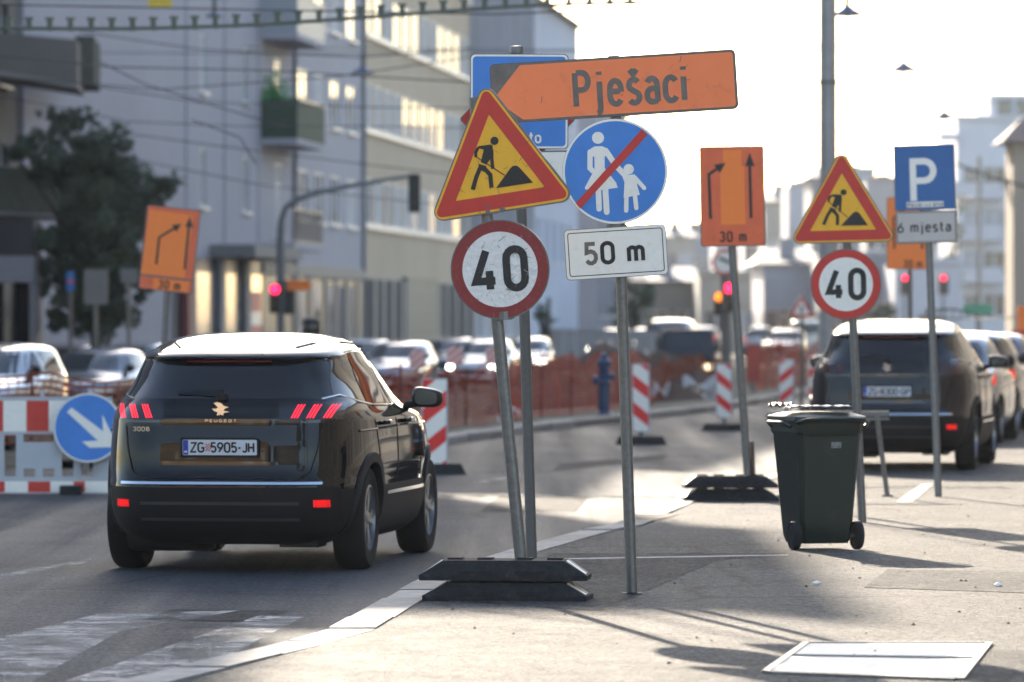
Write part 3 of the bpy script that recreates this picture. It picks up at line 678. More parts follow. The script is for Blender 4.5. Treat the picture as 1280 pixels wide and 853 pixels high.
for (px, py, lb) in ((522, 442, 'red and white board tip standing behind the orange netting right of the mirror'), (569, 438, 'second small board tip behind the netting, left of the near poles'), (617, 438, 'third small board tip behind the netting, touching the near 40 sign pole')):
    D = 100; pt = P(px, py, D); delineator((pt.x, D, -.3), lb, 1, .32, .36, pt.z+.3-.28, 0)
# ------------------------------------------------------------------ cars
class Car:
    def __init__(s, prof, track, wb, wr, nr=3.2, nf=3.0):
        s.prof = prof; s.tr = track; s.wb = wb; s.wr = wr; s.nr_ = nr; s.nf = nf
    def NR(s, z):
        if not isinstance(s.nr_, tuple): return s.nr_
        a, b = s.nr_; t = max(0, min(1, (z-1.0)/.35)); return a+(b-a)*t*t*(3-2*t)
    def at(s, z):
        p = s.prof
        if z <= p[0][0]: return p[0][1:]
        if z >= p[-1][0]: return p[-1][1:]
        for i in range(len(p)-1):
            if p[i][0] <= z <= p[i+1][0]:
                t = (z-p[i][0])/(p[i+1][0]-p[i][0]); out = []
                for k in range(1, 4):
                    m0 = (p[i+1][k]-p[max(i-1, 0)][k])/(p[i+1][0]-p[max(i-1, 0)][0]); m1 = (p[min(i+2, len(p)-1)][k]-p[i][k])/(p[min(i+2, len(p)-1)][0]-p[i][0])
                    d = p[i+1][0]-p[i][0]; dv = p[i+1][k]-p[i][k]
                    m0 = max(-3*abs(dv)/d, min(3*abs(dv)/d, m0)) if dv else 0; m1 = max(-3*abs(dv)/d, min(3*abs(dv)/d, m1)) if dv else 0
                    if m0*dv < 0: m0 = 0
                    if m1*dv < 0: m1 = 0
                    out.append((2*t**3-3*t*t+1)*p[i][k]+(t**3-2*t*t+t)*d*m0+(-2*t**3+3*t*t)*p[i+1][k]+(t**3-t*t)*d*m1)
                return out
    def W(s, y, z):
        w_, yr, yf = s.at(z); yc = (yr+yf)/2; l = (yf-yr)/2; n = s.NR(z) if y < yc else s.nf
        return w_*max(0, 1-min(1, abs((y-yc)/l))**n)**(1/n)
    def Rr(s, x, z, front=False):
        w_, yr, yf = s.at(z); yc = (yr+yf)/2; l = (yf-yr)/2; n = s.nf if front else s.NR(z)
        d = l*max(0, 1-min(1, abs(x/w_))**n)**(1/n); return yc+d if front else yc-d
    def body(s, zs, npts, mats, parent, zplast, name='body', arch=.40):
        vs = []; b = MB()
        for z in zs:
            w_, yr, yf = s.at(z); yc = (yr+yf)/2; l = (yf-yr)/2; dense = []
            for k in range(400):
                t = 2*math.pi*k/400; c_, s_ = math.cos(t), math.sin(t); n = s.nf if s_ > 0 else s.NR(z)
                dense.append((w_*math.copysign(abs(c_)**(2/n), c_), yc+l*math.copysign(abs(s_)**(2/n), s_)))
            dense.append(dense[0]); cum = [0]
            for a, c in zip(dense, dense[1:]): cum.append(cum[-1]+math.hypot(a[0]-c[0], a[1]-c[1]))
            j = 0
            for k in range(npts):
                t = cum[-1]*k/npts
                while cum[j+1] < t: j += 1
                f = (t-cum[j])/max(1e-9, cum[j+1]-cum[j]); a, c = dense[j], dense[j+1]
                vs.append((a[0]+f*(c[0]-a[0]), a[1]+f*(c[1]-a[1]), z))
        K = len(zs); fs = [(i*npts+j, i*npts+(j+1) % npts, (i+1)*npts+(j+1) % npts, (i+1)*npts+j) for i in range(K-1) for j in range(npts)]
        b.add(vs, fs); b.m = [1 if (zs[i]+zs[i+1])/2 < zplast else 0 for i in range(K-1) for j in range(npts)]
        b.add([], [tuple(range(npts-1, -1, -1)), tuple(range((K-1)*npts, K*npts))]); b.m[-2] = 1; b.m[-1] = 0
        b.f[-2:] = [tuple(range(npts-1, -1, -1)), tuple(range((K-1)*npts, K*npts))]
        o = b.obj(name, mats, None, True, ang=50)
        cut = MB()
        for y in (0, s.wb):
            for sx in (-1, 1):
                a = [(sx*(s.tr/2-.17), y+arch*math.cos(t), s.wr+arch*math.sin(t)) for t in [2*math.pi*i/36 for i in range(36)]]
                a += [(sx*(s.tr/2+.6), p[1], p[2]) for p in a]
                cut.add(a, [tuple(range(36)), tuple(range(71, 35, -1))]+[(i, (i+1) % 36, (i+1) % 36+36, i+36) for i in range(36)], 1)
        co = cut.obj('cutter', mats)
        md = o.modifiers.new('b', 'BOOLEAN'); md.operation = 'DIFFERENCE'; md.object = co; md.solver = 'EXACT'
        dg = bpy.context.evaluated_depsgraph_get(); me = bpy.data.meshes.new_from_object(o.evaluated_get(dg)); me.name = name
        o.modifiers.clear(); old = o.data; o.data = me; bpy.data.meshes.remove(old); cd_ = co.data; bpy.data.objects.remove(co); bpy.data.meshes.remove(cd_)
        me.set_sharp_from_angle(angle=R(50)); o.parent = parent
        return o
    def side_patch(s, name, m, parent, poly_lo, poly_hi, sx, off=.004, nu=16, nv=6):
        """panel on the flank between two curves given as functions of y in [y0,y1]: lists of (y,z)"""
        b = MB(); vs = []
        for i in range(nu+1):
            t = i/nu; lo = along(poly_lo, t); hi = along(poly_hi, t)
            for j in range(nv+1):
                y = lo[0]+(hi[0]-lo[0])*j/nv; z = lo[1]+(hi[1]-lo[1])*j/nv
                vs.append((sx*(s.W(y, z)+off), y, z))
        b.add(vs, [(i*(nv+1)+j, (i+1)*(nv+1)+j, (i+1)*(nv+1)+j+1, i*(nv+1)+j+1) for i in range(nu) for j in range(nv)])
        return b.obj(name, m, parent, True)
    def end_patch(s, name, m, parent, x0, x1, z0, z1, off=.004, nu=14, nv=6, front=False, fx=None, mb=None):
        b = mb or MB(); vs = []; sg = 1 if front else -1
        for i in range(nu+1):
            for j in range(nv+1):
                v_ = j/nv; z = z0+(z1-z0)*v_; a, c = (x0, x1) if fx is None else fx(v_)
                x = a+(c-a)*i/nu; vs.append((x, s.Rr(x, z, front)+sg*off, z))
        b.add(vs, [(i*(nv+1)+j, (i+1)*(nv+1)+j, (i+1)*(nv+1)+j+1, i*(nv+1)+j+1) for i in range(nu) for j in range(nv)])
        return b.obj(name, m, parent, True) if mb is None else None
def along(pl, t):
    if len(pl) == 1: return pl[0]
    L_ = [math.dist(a, c) for a, c in zip(pl, pl[1:])]; d = t*sum(L_)
    for i, l in enumerate(L_):
        if d <= l+1e-9: f = d/max(l, 1e-9); return (pl[i][0]+f*(pl[i+1][0]-pl[i][0]), pl[i][1]+f*(pl[i+1][1]-pl[i][1]))
        d -= l
    return pl[-1]
WH = {}
def wheel(parent, x, y, r, w_, sx, spokes=5, rimm=None):
    key = (r, w_, spokes, sx, rimm)
    if key not in WH:
        t = MB(); h = w_/2
        t.lathe([(r*.64, -h*.86), (r*.80, -h), (r*.93, -h*.98), (r*.985, -h*.80), (r, -h*.5), (r, h*.5), (r*.985, h*.80), (r*.93, h*.98), (r*.80, h), (r*.64, h*.86), (r*.62, 0), (r*.64, -h*.86)], axis='x', n=40)
        for k in (-.55, -.2, .2, .55): pass
        q = MB(); o = sx*h
        q.lathe([(r*.64, o*.2), (r*.65, o*.9), (r*.61, o*.93), (r*.60, o*.55), (r*.58, o*.1)], axis='x', n=36)
        q.lathe([(0, o*.82), (r*.10, o*.82), (r*.14, o*.74), (r*.15, o*.2)], axis='x', n=20)
        for i in range(spokes):
            for dlt in (-.16, .16):
                a = 2*math.pi*i/spokes+dlt; ca, sa = math.cos(a), math.sin(a); b_ = 2*math.pi*i/spokes+dlt*.3; cb, sb = math.cos(b_), math.sin(b_)
                p0 = Vector((o*.74, cb*r*.10, sb*r*.10)); p1 = Vector((o*.80, ca*r*.62, sa*r*.62)); q_ = Vector((0, -sa, ca))*r*.045
                dn = Vector((-o*.22, 0, 0)); q.add([p0-q_, p0+q_, p1+q_*1.2, p1-q_*1.2, p0-q_+dn, p0+q_+dn, p1+q_*1.2+dn, p1-q_*1.2+dn], [(0, 1, 2, 3), (0, 3, 7, 4), (1, 5, 6, 2), (4, 7, 6, 5)])
        d = MB(); d.lathe([(r*.60, o*.25), (0, o*.25)], axis='x', n=24)
        WH[key] = (t.mesh('tyre', tyre, True), q.mesh('rim', rimm or alloy, True), d.mesh('brake_disc', plastic))
    root = link('wheel', None, parent, (x, y, r)); a, b_, c = WH[key]; link('tyre', a, root); link('rim', b_, root); link('brake_disc', c, root)
    return root
def plate_part(parent, loc, txt, rx=0, front=False, sc_=1):
    b = MB(); b.box(-.26, .26, 0, .008, -.056, .056); o = b.obj('number_plate', plate_white, parent, loc=loc, rot=(rx, 0, math.pi if front else 0))
    layer(o, 'frame', plastic, lambda b: b.ring(rrect(.545, .135, .01), rrect(.515, .105, .008), -.001))
    layer(o, 'blue_band', plate_blue, lambda b: b.flat([(-.255, -.05), (-.218, -.05), (-.218, .05), (-.255, .05)], -.001))
    if txt:
        layer(o, 'lettering', black, lambda b: text(b, txt[0], -.155, 0, .074, .17, -.002, 1.05, .2))
        layer(o, 'lettering', black, lambda b: text(b, txt[1], .088, 0, .074, .17, -.002, 1.0, .19))
        layer(o, 'country_code', white, lambda b: text(b, 'HR', -.236, -.03, .016, .2, -.002, 1, .3))
        def sh(b):
            for i in range(4):
                for j in range(5):
                    if (i+j) % 2 == 0: b.flat([(-.098+i*.009, -.026+j*.0105), (-.089+i*.009, -.026+j*.0105), (-.089+i*.009, -.0155+j*.0105), (-.098+i*.009, -.0155+j*.0105)], -.002)
        layer(o, 'checkered_crest', red, sh)
    return o
SUVP = [(.19, .76, -.55, 3.25), (.26, .84, -.74, 3.45), (.34, .885, -.84, 3.50), (.45, .908, -.885, 3.53), (.55, .922, -.90, 3.55), (.60, .922, -.905, 3.55), (.65, .924, -.88, 3.55), (.72, .930, -.855, 3.54), (.86, .925, -.84, 3.48),
        (.96, .918, -.825, 3.38), (1.02, .910, -.815, 3.20), (1.055, .905, -.812, 3.02), (1.085, .892, -.80, 2.72), (1.12, .872, -.79, 2.42), (1.16, .850, -.775, 2.25), (1.20, .828, -.735, 2.12), (1.30, .780, -.655, 1.93), (1.40, .735, -.575, 1.70), (1.46, .705, -.525, 1.54),
        (1.474, .700, -.57, 1.49), (1.488, .695, -.55, 1.46), (1.51, .68, -.43, 1.38), (1.54, .66, -.24, 1.27), (1.57, .625, -.04, 1.14), (1.60, .57, .14, 1.0), (1.622, .49, .28, .9), (1.638, .36, .42, .82), (1.646, .15, .52, .75)]
def suv(name, label, loc, rz, pnt, ptxt, lit, badge3=True):
    c = Car(SUVP, 1.60, 2.675, .355, (5.0, 3.6), 3.6); root = thing(name, label, 'car', loc, rz)
    zs = []
    for a, b_ in zip(SUVP, SUVP[1:]):
        k = max(1, round((b_[0]-a[0])/.02)); zs += [a[0]+(b_[0]-a[0])*i/k for i in range(k)]
    zs.append(SUVP[-1][0])
    c.body(zs, 128, [pnt, plastic], root, .575, arch=.405)
    for y in (0, c.wb):
        for sx in (-1, 1):
            wheel(root, sx*(.79), y, c.wr, .225, sx)
            # matt arch trim following the flank
            b = MB(); n = 28; vs = []
            for i in range(n+1):
                a = R(-12+204*i/n)
                for rr_, off in ((.385, -.03), (.39, .016), (.455, .016), (.462, -.004)):
                    yy, zz = y+rr_*math.cos(a), max(.2, c.wr+rr_*math.sin(a)); vs.append((sx*(max(c.W(yy, zz), .60)+off), yy, zz))
            b.add(vs, [(i*4+j, i*4+j+1, i*4+j+5, i*4+j+4) for i in range(n) for j in range(3)]); b.obj('arch_trim', plastic, root, True)
    # rear screen, spoiler strip, wiper
    c.end_patch('rear_window', tglass, root, 0, 0, 1.19, 1.462, .005, 20, 8, fx=lambda v: (-(.655-.145*v), (.655-.145*v)))
    b = MB(); c.end_patch('', None, None, -.30, .30, 1.44, 1.452, .018, 10, 2, mb=b); b.obj('brake_light_strip', dimdark, root)
    def spl(v): return (-.60+.02*v, .60-.02*v)
    c.end_patch('spoiler_lip', gloss, root, 0, 0, 1.464, 1.476, .012, 16, 1, fx=spl)
    b = MB(); pw = [(x, c.Rr(x, z)-.016, z) for x, z in ((0.0, 1.205), (-.1, 1.212), (-.32, 1.222))]; pu = [(x, c.Rr(x, z)-.012, z) for x, z in ((0.0, 1.262), (-.1, 1.255), (-.32, 1.230))]
    b.add(pw+pu, [(0, 1, 4, 3), (1, 2, 5, 4)]); b.box(-.04, .03, c.Rr(0, 1.2)-.04, c.Rr(0, 1.2), 1.185, 1.225); b.obj('wiper', plastic, root)
    # light band
    c.end_patch('light_band', gloss, root, -.70, .70, 1.03, 1.056, .006, 26, 2)
    for sx in (-1, 1):
        hs = c.end_patch('lamp_housing', gloss, root, sx*.40, sx*.80, 1.05, 1.17, .007, 16, 6)
        for (xa, tp) in ((.495, 0), (.597, 1), (.70, 2)):
            b = MB()
            for k in range(3):
                vs = []
                for j in range(7):
                    z = 1.062+.092*j/6; xx = xa+k*.019+(z-1.062)*.46-.01
                    for e in (-.0042, .0042): X_ = sx*(xx+e); vs.append((X_, c.Rr(X_, z)-.0105, z))
                b.add(vs, [(j*2, j*2+1, j*2+3, j*2+2) for j in range(6)])
            b.obj('tail_light', redlamp if lit else dimdark, root)
        b = MB(); c.end_patch('', None, None, sx*.64, sx*.74, .455, .505, .012, 5, 2, mb=b); b.obj('reflector', dimred, root)
    b = MB(); c.end_patch('', None, None, -.70, .70, .612, .630, .03, 22, 2, mb=b); b.obj('bumper_strip', chrome, root, True)
    c.end_patch('bumper_cladding', plastic, root, 0, 0, .27, .592, .012, 22, 10, fx=lambda v: (-.80, .80))
    for z in (.47, .36):
        c.end_patch('bumper_ledge', mat('dark_satin_plastic', (.03, .03, .032), .45, 0, .1), root, -.55, .55, z, z+.022, .024, 16, 1)
    c.end_patch('plate_recess', gloss, root, -.40, .40, .74, .765, .006, 14, 2)
    plate_part(root, (.0, c.Rr(0, .86)-.022, .862), ptxt, R(4))
    # tailgate shut lines
    b = MB()
    for sx in (-1, 1):
        pts = [(sx*x, c.Rr(sx*x, z)-.003, z) for x, z in ((.69, 1.17), (.68, 1.0), (.66, .85), (.62, .70), (.55, .655))]
        b.tube(pts, .004, 5)
    b.tube([(x, c.Rr(x, .652)-.002, .652) for x in [-.55+.1*i for i in range(12)]], .004, 5); b.obj('shut_line', plastic, root)
    # emblem: rearing lion, word mark, model number
    L_ = [(.05, .95), (.30, 1.0), (.52, .92), (.62, .78), (.95, .70), (.70, .62), (.62, .50), (.98, .42), (.66, .36), (.58, .28), (.86, .06), (.62, .10), (.44, .30), (.30, .05), (.12, .02), (.22, .18), (.28, .40), (.10, .46), (-.05, .62), (.16, .60), (.30, .66), (.20, .80)]
    y0 = c.Rr(0, 1.12)-.012; b = MB(); b.prism(ccw([((x-.5)*.12, (z-.5)*.115) for x, z in L_]), 0, .008); b.obj('emblem', chrome, root, loc=(.0, y0, 1.112))
    if True:
        b = MB(); text(b, 'PEUGEOT', 0, 1.043, .020, .2, c.Rr(0, 1.04)-.012, 1.9, .8); b.obj('lettering', chrome, root)
    if badge3:
        b = MB(); text(b, '3008', 0, 0, .032, .2, 0, 1.6, .35); b.obj('model_number', chrome, root, loc=(-.56, c.Rr(-.58, .99)-.012, .985), rot=(0, 0, -math.atan2(c.Rr(-.62, .985)-c.Rr(-.50, .985), .12)))
    # side glass and trims on both flanks
    for sx in (-1, 1):
        c.side_patch('side_window', tglass, root, [(1.06, 1.145), (1.80, 1.145), (1.86, 1.16)], [(1.02, 1.50), (1.25, 1.49), (1.50, 1.37), (1.86, 1.17)], sx)
        c.side_patch('side_window', tglass, root, [(.12, 1.155), (.98, 1.145)], [(.22, 1.50), (.96, 1.505)], sx)
        c.side_patch('quarter_window', tglass, root, [(-.46, 1.22), (.08, 1.16)], [(-.22, 1.45), (.18, 1.49)], sx)
        b = MB(); pts = [(sx*(c.W(y, z)+.006), y, z) for y, z in ((-.60, 1.19), (-.40, 1.215), (-.1, 1.165), (.3, 1.137), (1.0, 1.13), (1.88, 1.14))]; b.tube(pts, .008, 6); b.obj('window_trim', chrome, root, True)
        b = MB(); pts = [(sx*(c.W(y, z)+.006), y, z) for y, z in ((-.28, 1.46), (.2, 1.512), (.9, 1.522), (1.25, 1.50), (1.55, 1.37), (1.9, 1.16))]; b.tube(pts, .008, 6); b.obj('roof_trim', chrome, root, True)
        b = MB(); pts = [(sx*(c.W(y, z)+.004), y, z) for y, z in ((-.2, 1.54), (.0, 1.565), (.4, 1.575), (.8, 1.565))]
        b.tube(pts, .010, 8); b.obj('roof_rail', gloss, root, True)
        for y0_, y1_, zb in ((.98, 1.02, .60), (2.05, 2.0, .60), (.30, .12, .62)):
            b = MB(); b.tube([(sx*(c.W(y0_+(y1_-y0_)*t, zb+(1.13-zb)*t)+.001), y0_+(y1_-y0_)*t, zb+(1.13-zb)*t) for t in (0, .2, .4, .6, .8, 1)], .005, 5); b.obj('door_gap', plastic, root)
        for y in (.42, 1.34):
            b = MB(); z = 1.01; b.tube([(sx*(c.W(y, z)+.012), y, z), (sx*(c.W(y, z)+.04), y+.03, z+.004), (sx*(c.W(y+.2, z)+.04), y+.18, z+.004), (sx*(c.W(y+.2, z)+.012), y+.21, z)], .016, 8); b.obj('door_handle', pnt, root, True)
        # flank crease and sill
        b = MB(); b.tube([(sx*(c.W(y, .97)+.002), y, .97+.012*math.sin(y)) for y in [-.3+.25*i for i in range(13)]], .010, 6); b.obj('crease', pnt, root, True)
        c.side_patch('sill_trim', plastic, root, [(.42, .25), (2.25, .25)], [(.42, .50), (2.25, .50)], sx, .014, 12, 5)
        c.side_patch('sill_strip', chrome, root, [(.50, .505), (2.15, .505)], [(.50, .53), (2.15, .53)], sx, .02, 12, 1)
        # mirror: rounded shell with glass, on an arm
        b = MB(); v = []; mx_, my, mz = sx*1.01, 1.80, 1.165
        prof = [(-.055, .70), (-.03, .93), (.0, 1), (.05, .93), (.09, .62), (.11, .2)]
        n = 20
        for dy, s_ in prof:
            for j in range(n):
                a = 2*math.pi*j/n; ca, sa = math.cos(a), math.sin(a); ex = 2/3.2
                xx = .118*s_*math.copysign(abs(ca)**ex, ca); zz = .073*s_*math.copysign(abs(sa)**ex, sa)
                if zz > 0: zz *= (1-.25*(xx*sx)/.118)
                v.append((mx_+xx, my+dy, mz+zz))
        b.add(v, [(i*n+j, i*n+(j+1) % n, (i+1)*n+(j+1) % n, (i+1)*n+j) for i in range(len(prof)-1) for j in range(n)]+[tuple(range((len(prof)-1)*n, len(prof)*n))])
        mo = b.obj('mirror', pnt, root, True)
        q = MB(); q.add(v[:n], [tuple(range(n))]); q.obj('mirror_glass', mat('mirror_glass', (.10, .12, .12), .06, .6, 0), mo)
        q = MB(); q.tube([(sx*(c.W(1.82, 1.10)-.01), 1.83, 1.105), (sx*.93, 1.82, 1.12), (mx_-sx*.05, 1.81, 1.12)], [.03, .024, .02], 10); q.obj('mirror_arm', plastic, mo, True)
    c.end_patch('windscreen', cglass, root, 0, 0, 1.19, 1.50, .004, 16, 8, front=True, fx=lambda v: (-(.72-.15*v), .72-.15*v))
    for sx in (-1, 1): c.end_patch('headlight', white_lamp, root, sx*.45, sx*.84, .86, .96, .006, 10, 3, front=True)
    c.end_patch('grille', gloss, root, -.45, .45, .55, .85, .006, 10, 3, front=True)
    b = MB(); b.lathe([(0, -.30), (.09, -.30), (.11, -.25), (.11, .25), (.09, .3), (0, .3)], (-.42, -.42, .245), 'x', 14)
    b.obj('exhaust_box', plastic, root, True)
    b = MB(); b.box(-.60, .60, .4, 2.4, .20, .26); b.box(.35, .62, -.52, -.2, .17, .26); b.obj('underbody', plastic, root)
    return root
TH = R(8)
suv('black_car', 'black SUV driving away on the road, red claw lights lit, plate ZG 5905-JH', (-1.87, 36.25, 0), -TH, paint, ('ZG', '5905-JH'), True)
# parked: rear wheel line at photo (1208,588)
dS = DS(587); xR = (1209-640)*dS/F-.80*math.cos(R(9.5))
suv('parked_car', 'dark grey SUV parked on the pavement behind the bin, plate ZG 8300-GP', (xR, dS+.1, SW), -R(9.5), paint2, ('ZG', '8300-GP'), False, False)
for o_ in col.objects:
    if o_.name.startswith('reflector') and o_.parent and o_.parent.name.startswith('parked_car'): pass

# ---- ordinary parked cars
HATCH = [(.18, .72, -.50, 3.0), (.25, .80, -.66, 3.2), (.36, .855, -.74, 3.28), (.5, .875, -.76, 3.30), (.65, .885, -.74, 3.28), (.78, .88, -.71, 3.18), (.86, .87, -.69, 2.95), (.92, .86, -.675, 2.55), (.97, .84, -.66, 2.15), (1.02, .815, -.63, 1.98), (1.15, .76, -.54, 1.74), (1.28, .70, -.44, 1.50), (1.36, .66, -.38, 1.33),
         (1.40, .62, -.30, 1.16), (1.44, .54, -.12, .95), (1.465, .40, .1, .75), (1.475, .18, .25, .55)]
SALOON = [(.18, .72, -.75, 3.0), (.25, .82, -.92, 3.25), (.36, .87, -1.0, 3.33), (.5, .885, -1.02, 3.35), (.65, .89, -1.0, 3.33), (.78, .885, -.97, 3.2), (.87, .875, -.93, 2.95), (.93, .86, -.85, 2.5), (.98, .84, -.45, 2.1), (1.02, .815, -.36, 1.98), (1.15, .75, -.12, 1.72), (1.28, .69, .10, 1.45), (1.35, .64, .24, 1.3),
          (1.39, .60, .36, 1.14), (1.42, .52, .5, 1.0), (1.435, .38, .6, .85), (1.44, .18, .65, .78)]
VAN = [(.18, .76, -.7, 3.3), (.25, .84, -.80, 3.5), (.36, .90, -.86, 3.58), (.5, .92, -.88, 3.60), (.7, .93, -.88, 3.56), (.9, .93, -.87, 3.42), (1.0, .92, -.87, 3.2), (1.08, .91, -.86, 2.95), (1.14, .90, -.86, 2.75), (1.4, .87, -.83, 2.45), (1.6, .84, -.80, 2.2), (1.72, .80, -.76, 2.0), (1.80, .70, -.62, 1.8), (1.85, .50, -.3, 1.4), (1.865, .2, .2, .9)]
def car(name, label, prof, loc, rz, color, group=None, lamps_on=False, rear_lit=False, npts=72):
    H_ = prof[-1][0]; zb = {1.475: 1.02, 1.44: 1.02, 1.865: 1.14}[H_]; zt = {1.475: 1.36, 1.44: 1.35, 1.865: 1.68}[H_]
    c = Car(prof, 1.52, 2.58, .315, 3.2, 3.0); root = thing(name, label, 'car', loc, rz, group)
    zs = []
    for a, b_ in zip(prof, prof[1:]):
        k = max(1, round((b_[0]-a[0])/.04)); zs += [a[0]+(b_[0]-a[0])*i/k for i in range(k)]
    zs.append(H_)
    pm = mat(color[0], color[1], .16, color[2] if len(color) > 2 else 0, 0, coat=1)
    c.body(zs, npts, [pm, plastic], root, .26, arch=.355)
    for y in (0, c.wb):
        for sx in (-1, 1): wheel(root, sx*.76, y, c.wr, .2, sx, 7)
    wf = c.at(zb)[0]-.10; wt = c.at(zt)[0]-.09
    c.end_patch('windscreen', cglass, root, 0, 0, zb+.02, zt, .005, 14, 6, front=True, fx=lambda v: (-(wf+(wt-wf)*v), wf+(wt-wf)*v))
    c.end_patch('rear_window', cglass, root, 0, 0, zb+.05, zt, .005, 14, 6, fx=lambda v: (-(wf+(wt-wf)*v)*.93, (wf+(wt-wf)*v)*.93))
    for sx in (-1, 1):
        f0 = c.at(zb+.02)[2]-.45; f1 = c.at(zt)[2]-.30; r0_ = c.at(zb+.1)[1]+.55; r1_ = c.at(zt)[1]+.35
        c.side_patch('side_window', cglass, root, [(.98, zb+.03), (f0, zb+.03)], [(.98, zt), (f1, zt)], sx)
        c.side_patch('side_window', cglass, root, [(r0_, zb+.03), (.90, zb+.03)], [(r1_, zt), (.90, zt)], sx)
        c.end_patch('headlight', mat('lit_headlamp', (1, .93, .8), .1, 0, 0, emit=6) if lamps_on else white_lamp, root, sx*.50, sx*.80, .62, .74, .006, 8, 3, front=True)
        c.end_patch('tail_light', redlamp if rear_lit else dimred, root, sx*.58, sx*.80, .78, .92, .006, 8, 3)
        zm = zb+.06; b = MB(); b.lathe([(0, -.05), (.06, -.045), (.085, 0), (.07, .05), (0, .08)], (sx*(c.W(f0, zm)+.13), f0-.02, zm), 'y', 14); b.tube([(sx*(c.W(f0, zm)-.02), f0, zm-.03), (sx*(c.W(f0, zm)+.12), f0, zm-.03)], .02, 6); b.obj('mirror', plastic, root, True)
        b = MB(); b.tube([(sx*(c.W(y, .86)+.004), y, .87) for y in (.5, .62)], .014, 6); b.tube([(sx*(c.W(y, .86)+.004), y, .87) for y in (1.4, 1.55)], .014, 6); b.obj('door_handle', pm, root)
        b = MB(); b.tube([(sx*(c.W(.94, z)+.001), .94, z) for z in (.32, .5, .7, .9, zb)], .005, 5); b.obj('door_gap', plastic, root)
    c.end_patch('grille', plastic, root, -.42, .42, .46, .62, .006, 10, 3, front=True)
    c.end_patch('lower_grille', plastic, root, -.6, .6, .26, .36, .006, 10, 2, front=True)
    plate_part(root, (0, c.Rr(0, .42, True)+.012, .42), None, 0, True)
    plate_part(root, (0, c.Rr(0, .7)-.02, .70), None, 0)
    return root
silver = ('silver_paint', (.42, .43, .45), .6); whitec = ('white_paint', (.75, .75, .75)); redc = ('dark_red_paint', (.16, .02, .02)); greyc = ('grey_metallic_paint', (.14, .15, .17), .5); bluec = ('dark_blue_paint', (.02, .035, .08)); blackc = ('black_paint', (.01, .01, .012)); brownc = ('brown_paint', (.09, .05, .035)); beige = ('champagne_paint', (.30, .26, .20), .5)
GL = 'cars parked behind the orange netting'
gl = -.25
def carat(name, label, prof, px, D, heading, color, z=gl, group=GL, **k): return car(name, label, prof, ((px-640)*D/F, D, z), heading, color, group, **k)
# fronts towards us: heading pi
carat('parked_car', 'silver car at the left edge with its front to us, behind the striped barrier', HATCH, 16, 74, math.pi+R(-13), ('silver_paint', (.42, .43, .45), .6), z=-.05)
carat('parked_car', 'reddish grey estate car between the left barrier and the black car roof', HATCH, 138, 100, math.pi+R(-12), ('grey_metallic_paint', (.14, .15, .17), .5), lamps_on=False)
carat('parked_car', 'dark red car roof showing above the second car on the left', HATCH, 92, 122, math.pi+R(-10), redc)
carat('parked_car', 'pale blue grey car roof left of the tilted orange sign pole', HATCH, 178, 130, math.pi+R(-5), silver)
carat('parked_car', 'white car just right of the black car roof', HATCH, 463, 150, math.pi+R(-8), whitec)
carat('parked_car', 'silver blue car behind the netting, above the black car mirror', HATCH, 508, 135, math.pi+R(-10), silver)
carat('parked_car', 'dark blue car behind the netting between mirror and near poles', HATCH, 568, 165, math.pi+R(-9), bluec)
carat('parked_car', 'white car with bright windscreen behind the near sign pole', HATCH, 612, 150, math.pi+R(-9), whitec, lamps_on=True)
carat('parked_car', 'grey car right of the near sign poles behind the netting', HATCH, 662, 170, math.pi+R(-6), greyc, lamps_on=True)
# right hand row, rears towards us, on the pavement behind the parked SUV
for (px, D, pr, colr, lb) in ((1172, 69.3, SALOON, greyc, 'grey car parked directly behind the dark grey SUV'), (1200, 75.2, HATCH, blackc, 'black car, third of the row behind the dark grey SUV'), (1225, 81.4, SALOON, bluec, 'dark blue car farthest of the kerb row at the right edge')):
    car('parked_car', lb, pr, ((px-640)*D/F, D, SW), -R(10), colr, 'cars parked nose to tail on the right')
# far traffic up the street
for i, (px, D, pr, colr, lt) in enumerate(((770, 210, HATCH, whitec, 1), (806, 235, HATCH, silver, 0), (842, 190, VAN, blackc, 1), (950, 260, HATCH, whitec, 0), (985, 215, HATCH, redc, 0), (1010, 240, VAN, whitec, 0), (930, 330, HATCH, silver, 0), (880, 300, HATCH, silver, 1))):
    car('distant_car', ['small white car in the far street left of the 50 m pole shaft', 'small silver car in the far street right of the 50 m pole shaft', 'dark van with a lit lamp above the brown sheeting', 'white car in the far street behind the site fence', 'dark red car in the far street left of the big pole', 'white van in the far street left of the big pole', 'farthest silver car behind the site fence', 'silver car with lit lamps far behind the traffic light'][i], pr, ((px-640)*D/F, D, -.05), math.pi-R(10) if i % 2 == 0 else -R(12), colr, 'far traffic', lamps_on=bool(lt), npts=48)
# ------------------------------------------------------------------ wheeled bin
binm = mat('dark_green_bin_plastic', (.009, .018, .013), .42, 0, .15, 12, dirt=((.05, .05, .045), .35, 6))
DBn = DS(688)
bn = thing('wheeled_bin', 'dark green wheeled rubbish bin with papers on its lid, on the pavement', 'bin', ((1024-640)*DBn/F, DBn+.27, SW), R(17))
bn.scale = (.90, .90, .97)
def loft(secs, mi=0):                            # list of (z, x0, x1, y0, y1)
    b = MB(); v = []
    for z, x0, x1, y0, y1 in secs:
        c_ = .035; v += [(x0+c_, y0, z), (x1-c_, y0, z), (x1, y0+c_, z), (x1, y1-c_, z), (x1-c_, y1, z), (x0+c_, y1, z), (x0, y1-c_, z), (x0, y0+c_, z)]
    k = len(secs); b.add(v, [(i*8+j, i*8+(j+1) % 8, (i+1)*8+(j+1) % 8, (i+1)*8+j) for i in range(k-1) for j in range(8)]+[tuple(range(7, -1, -1)), tuple(range((k-1)*8, k*8))])
    return b
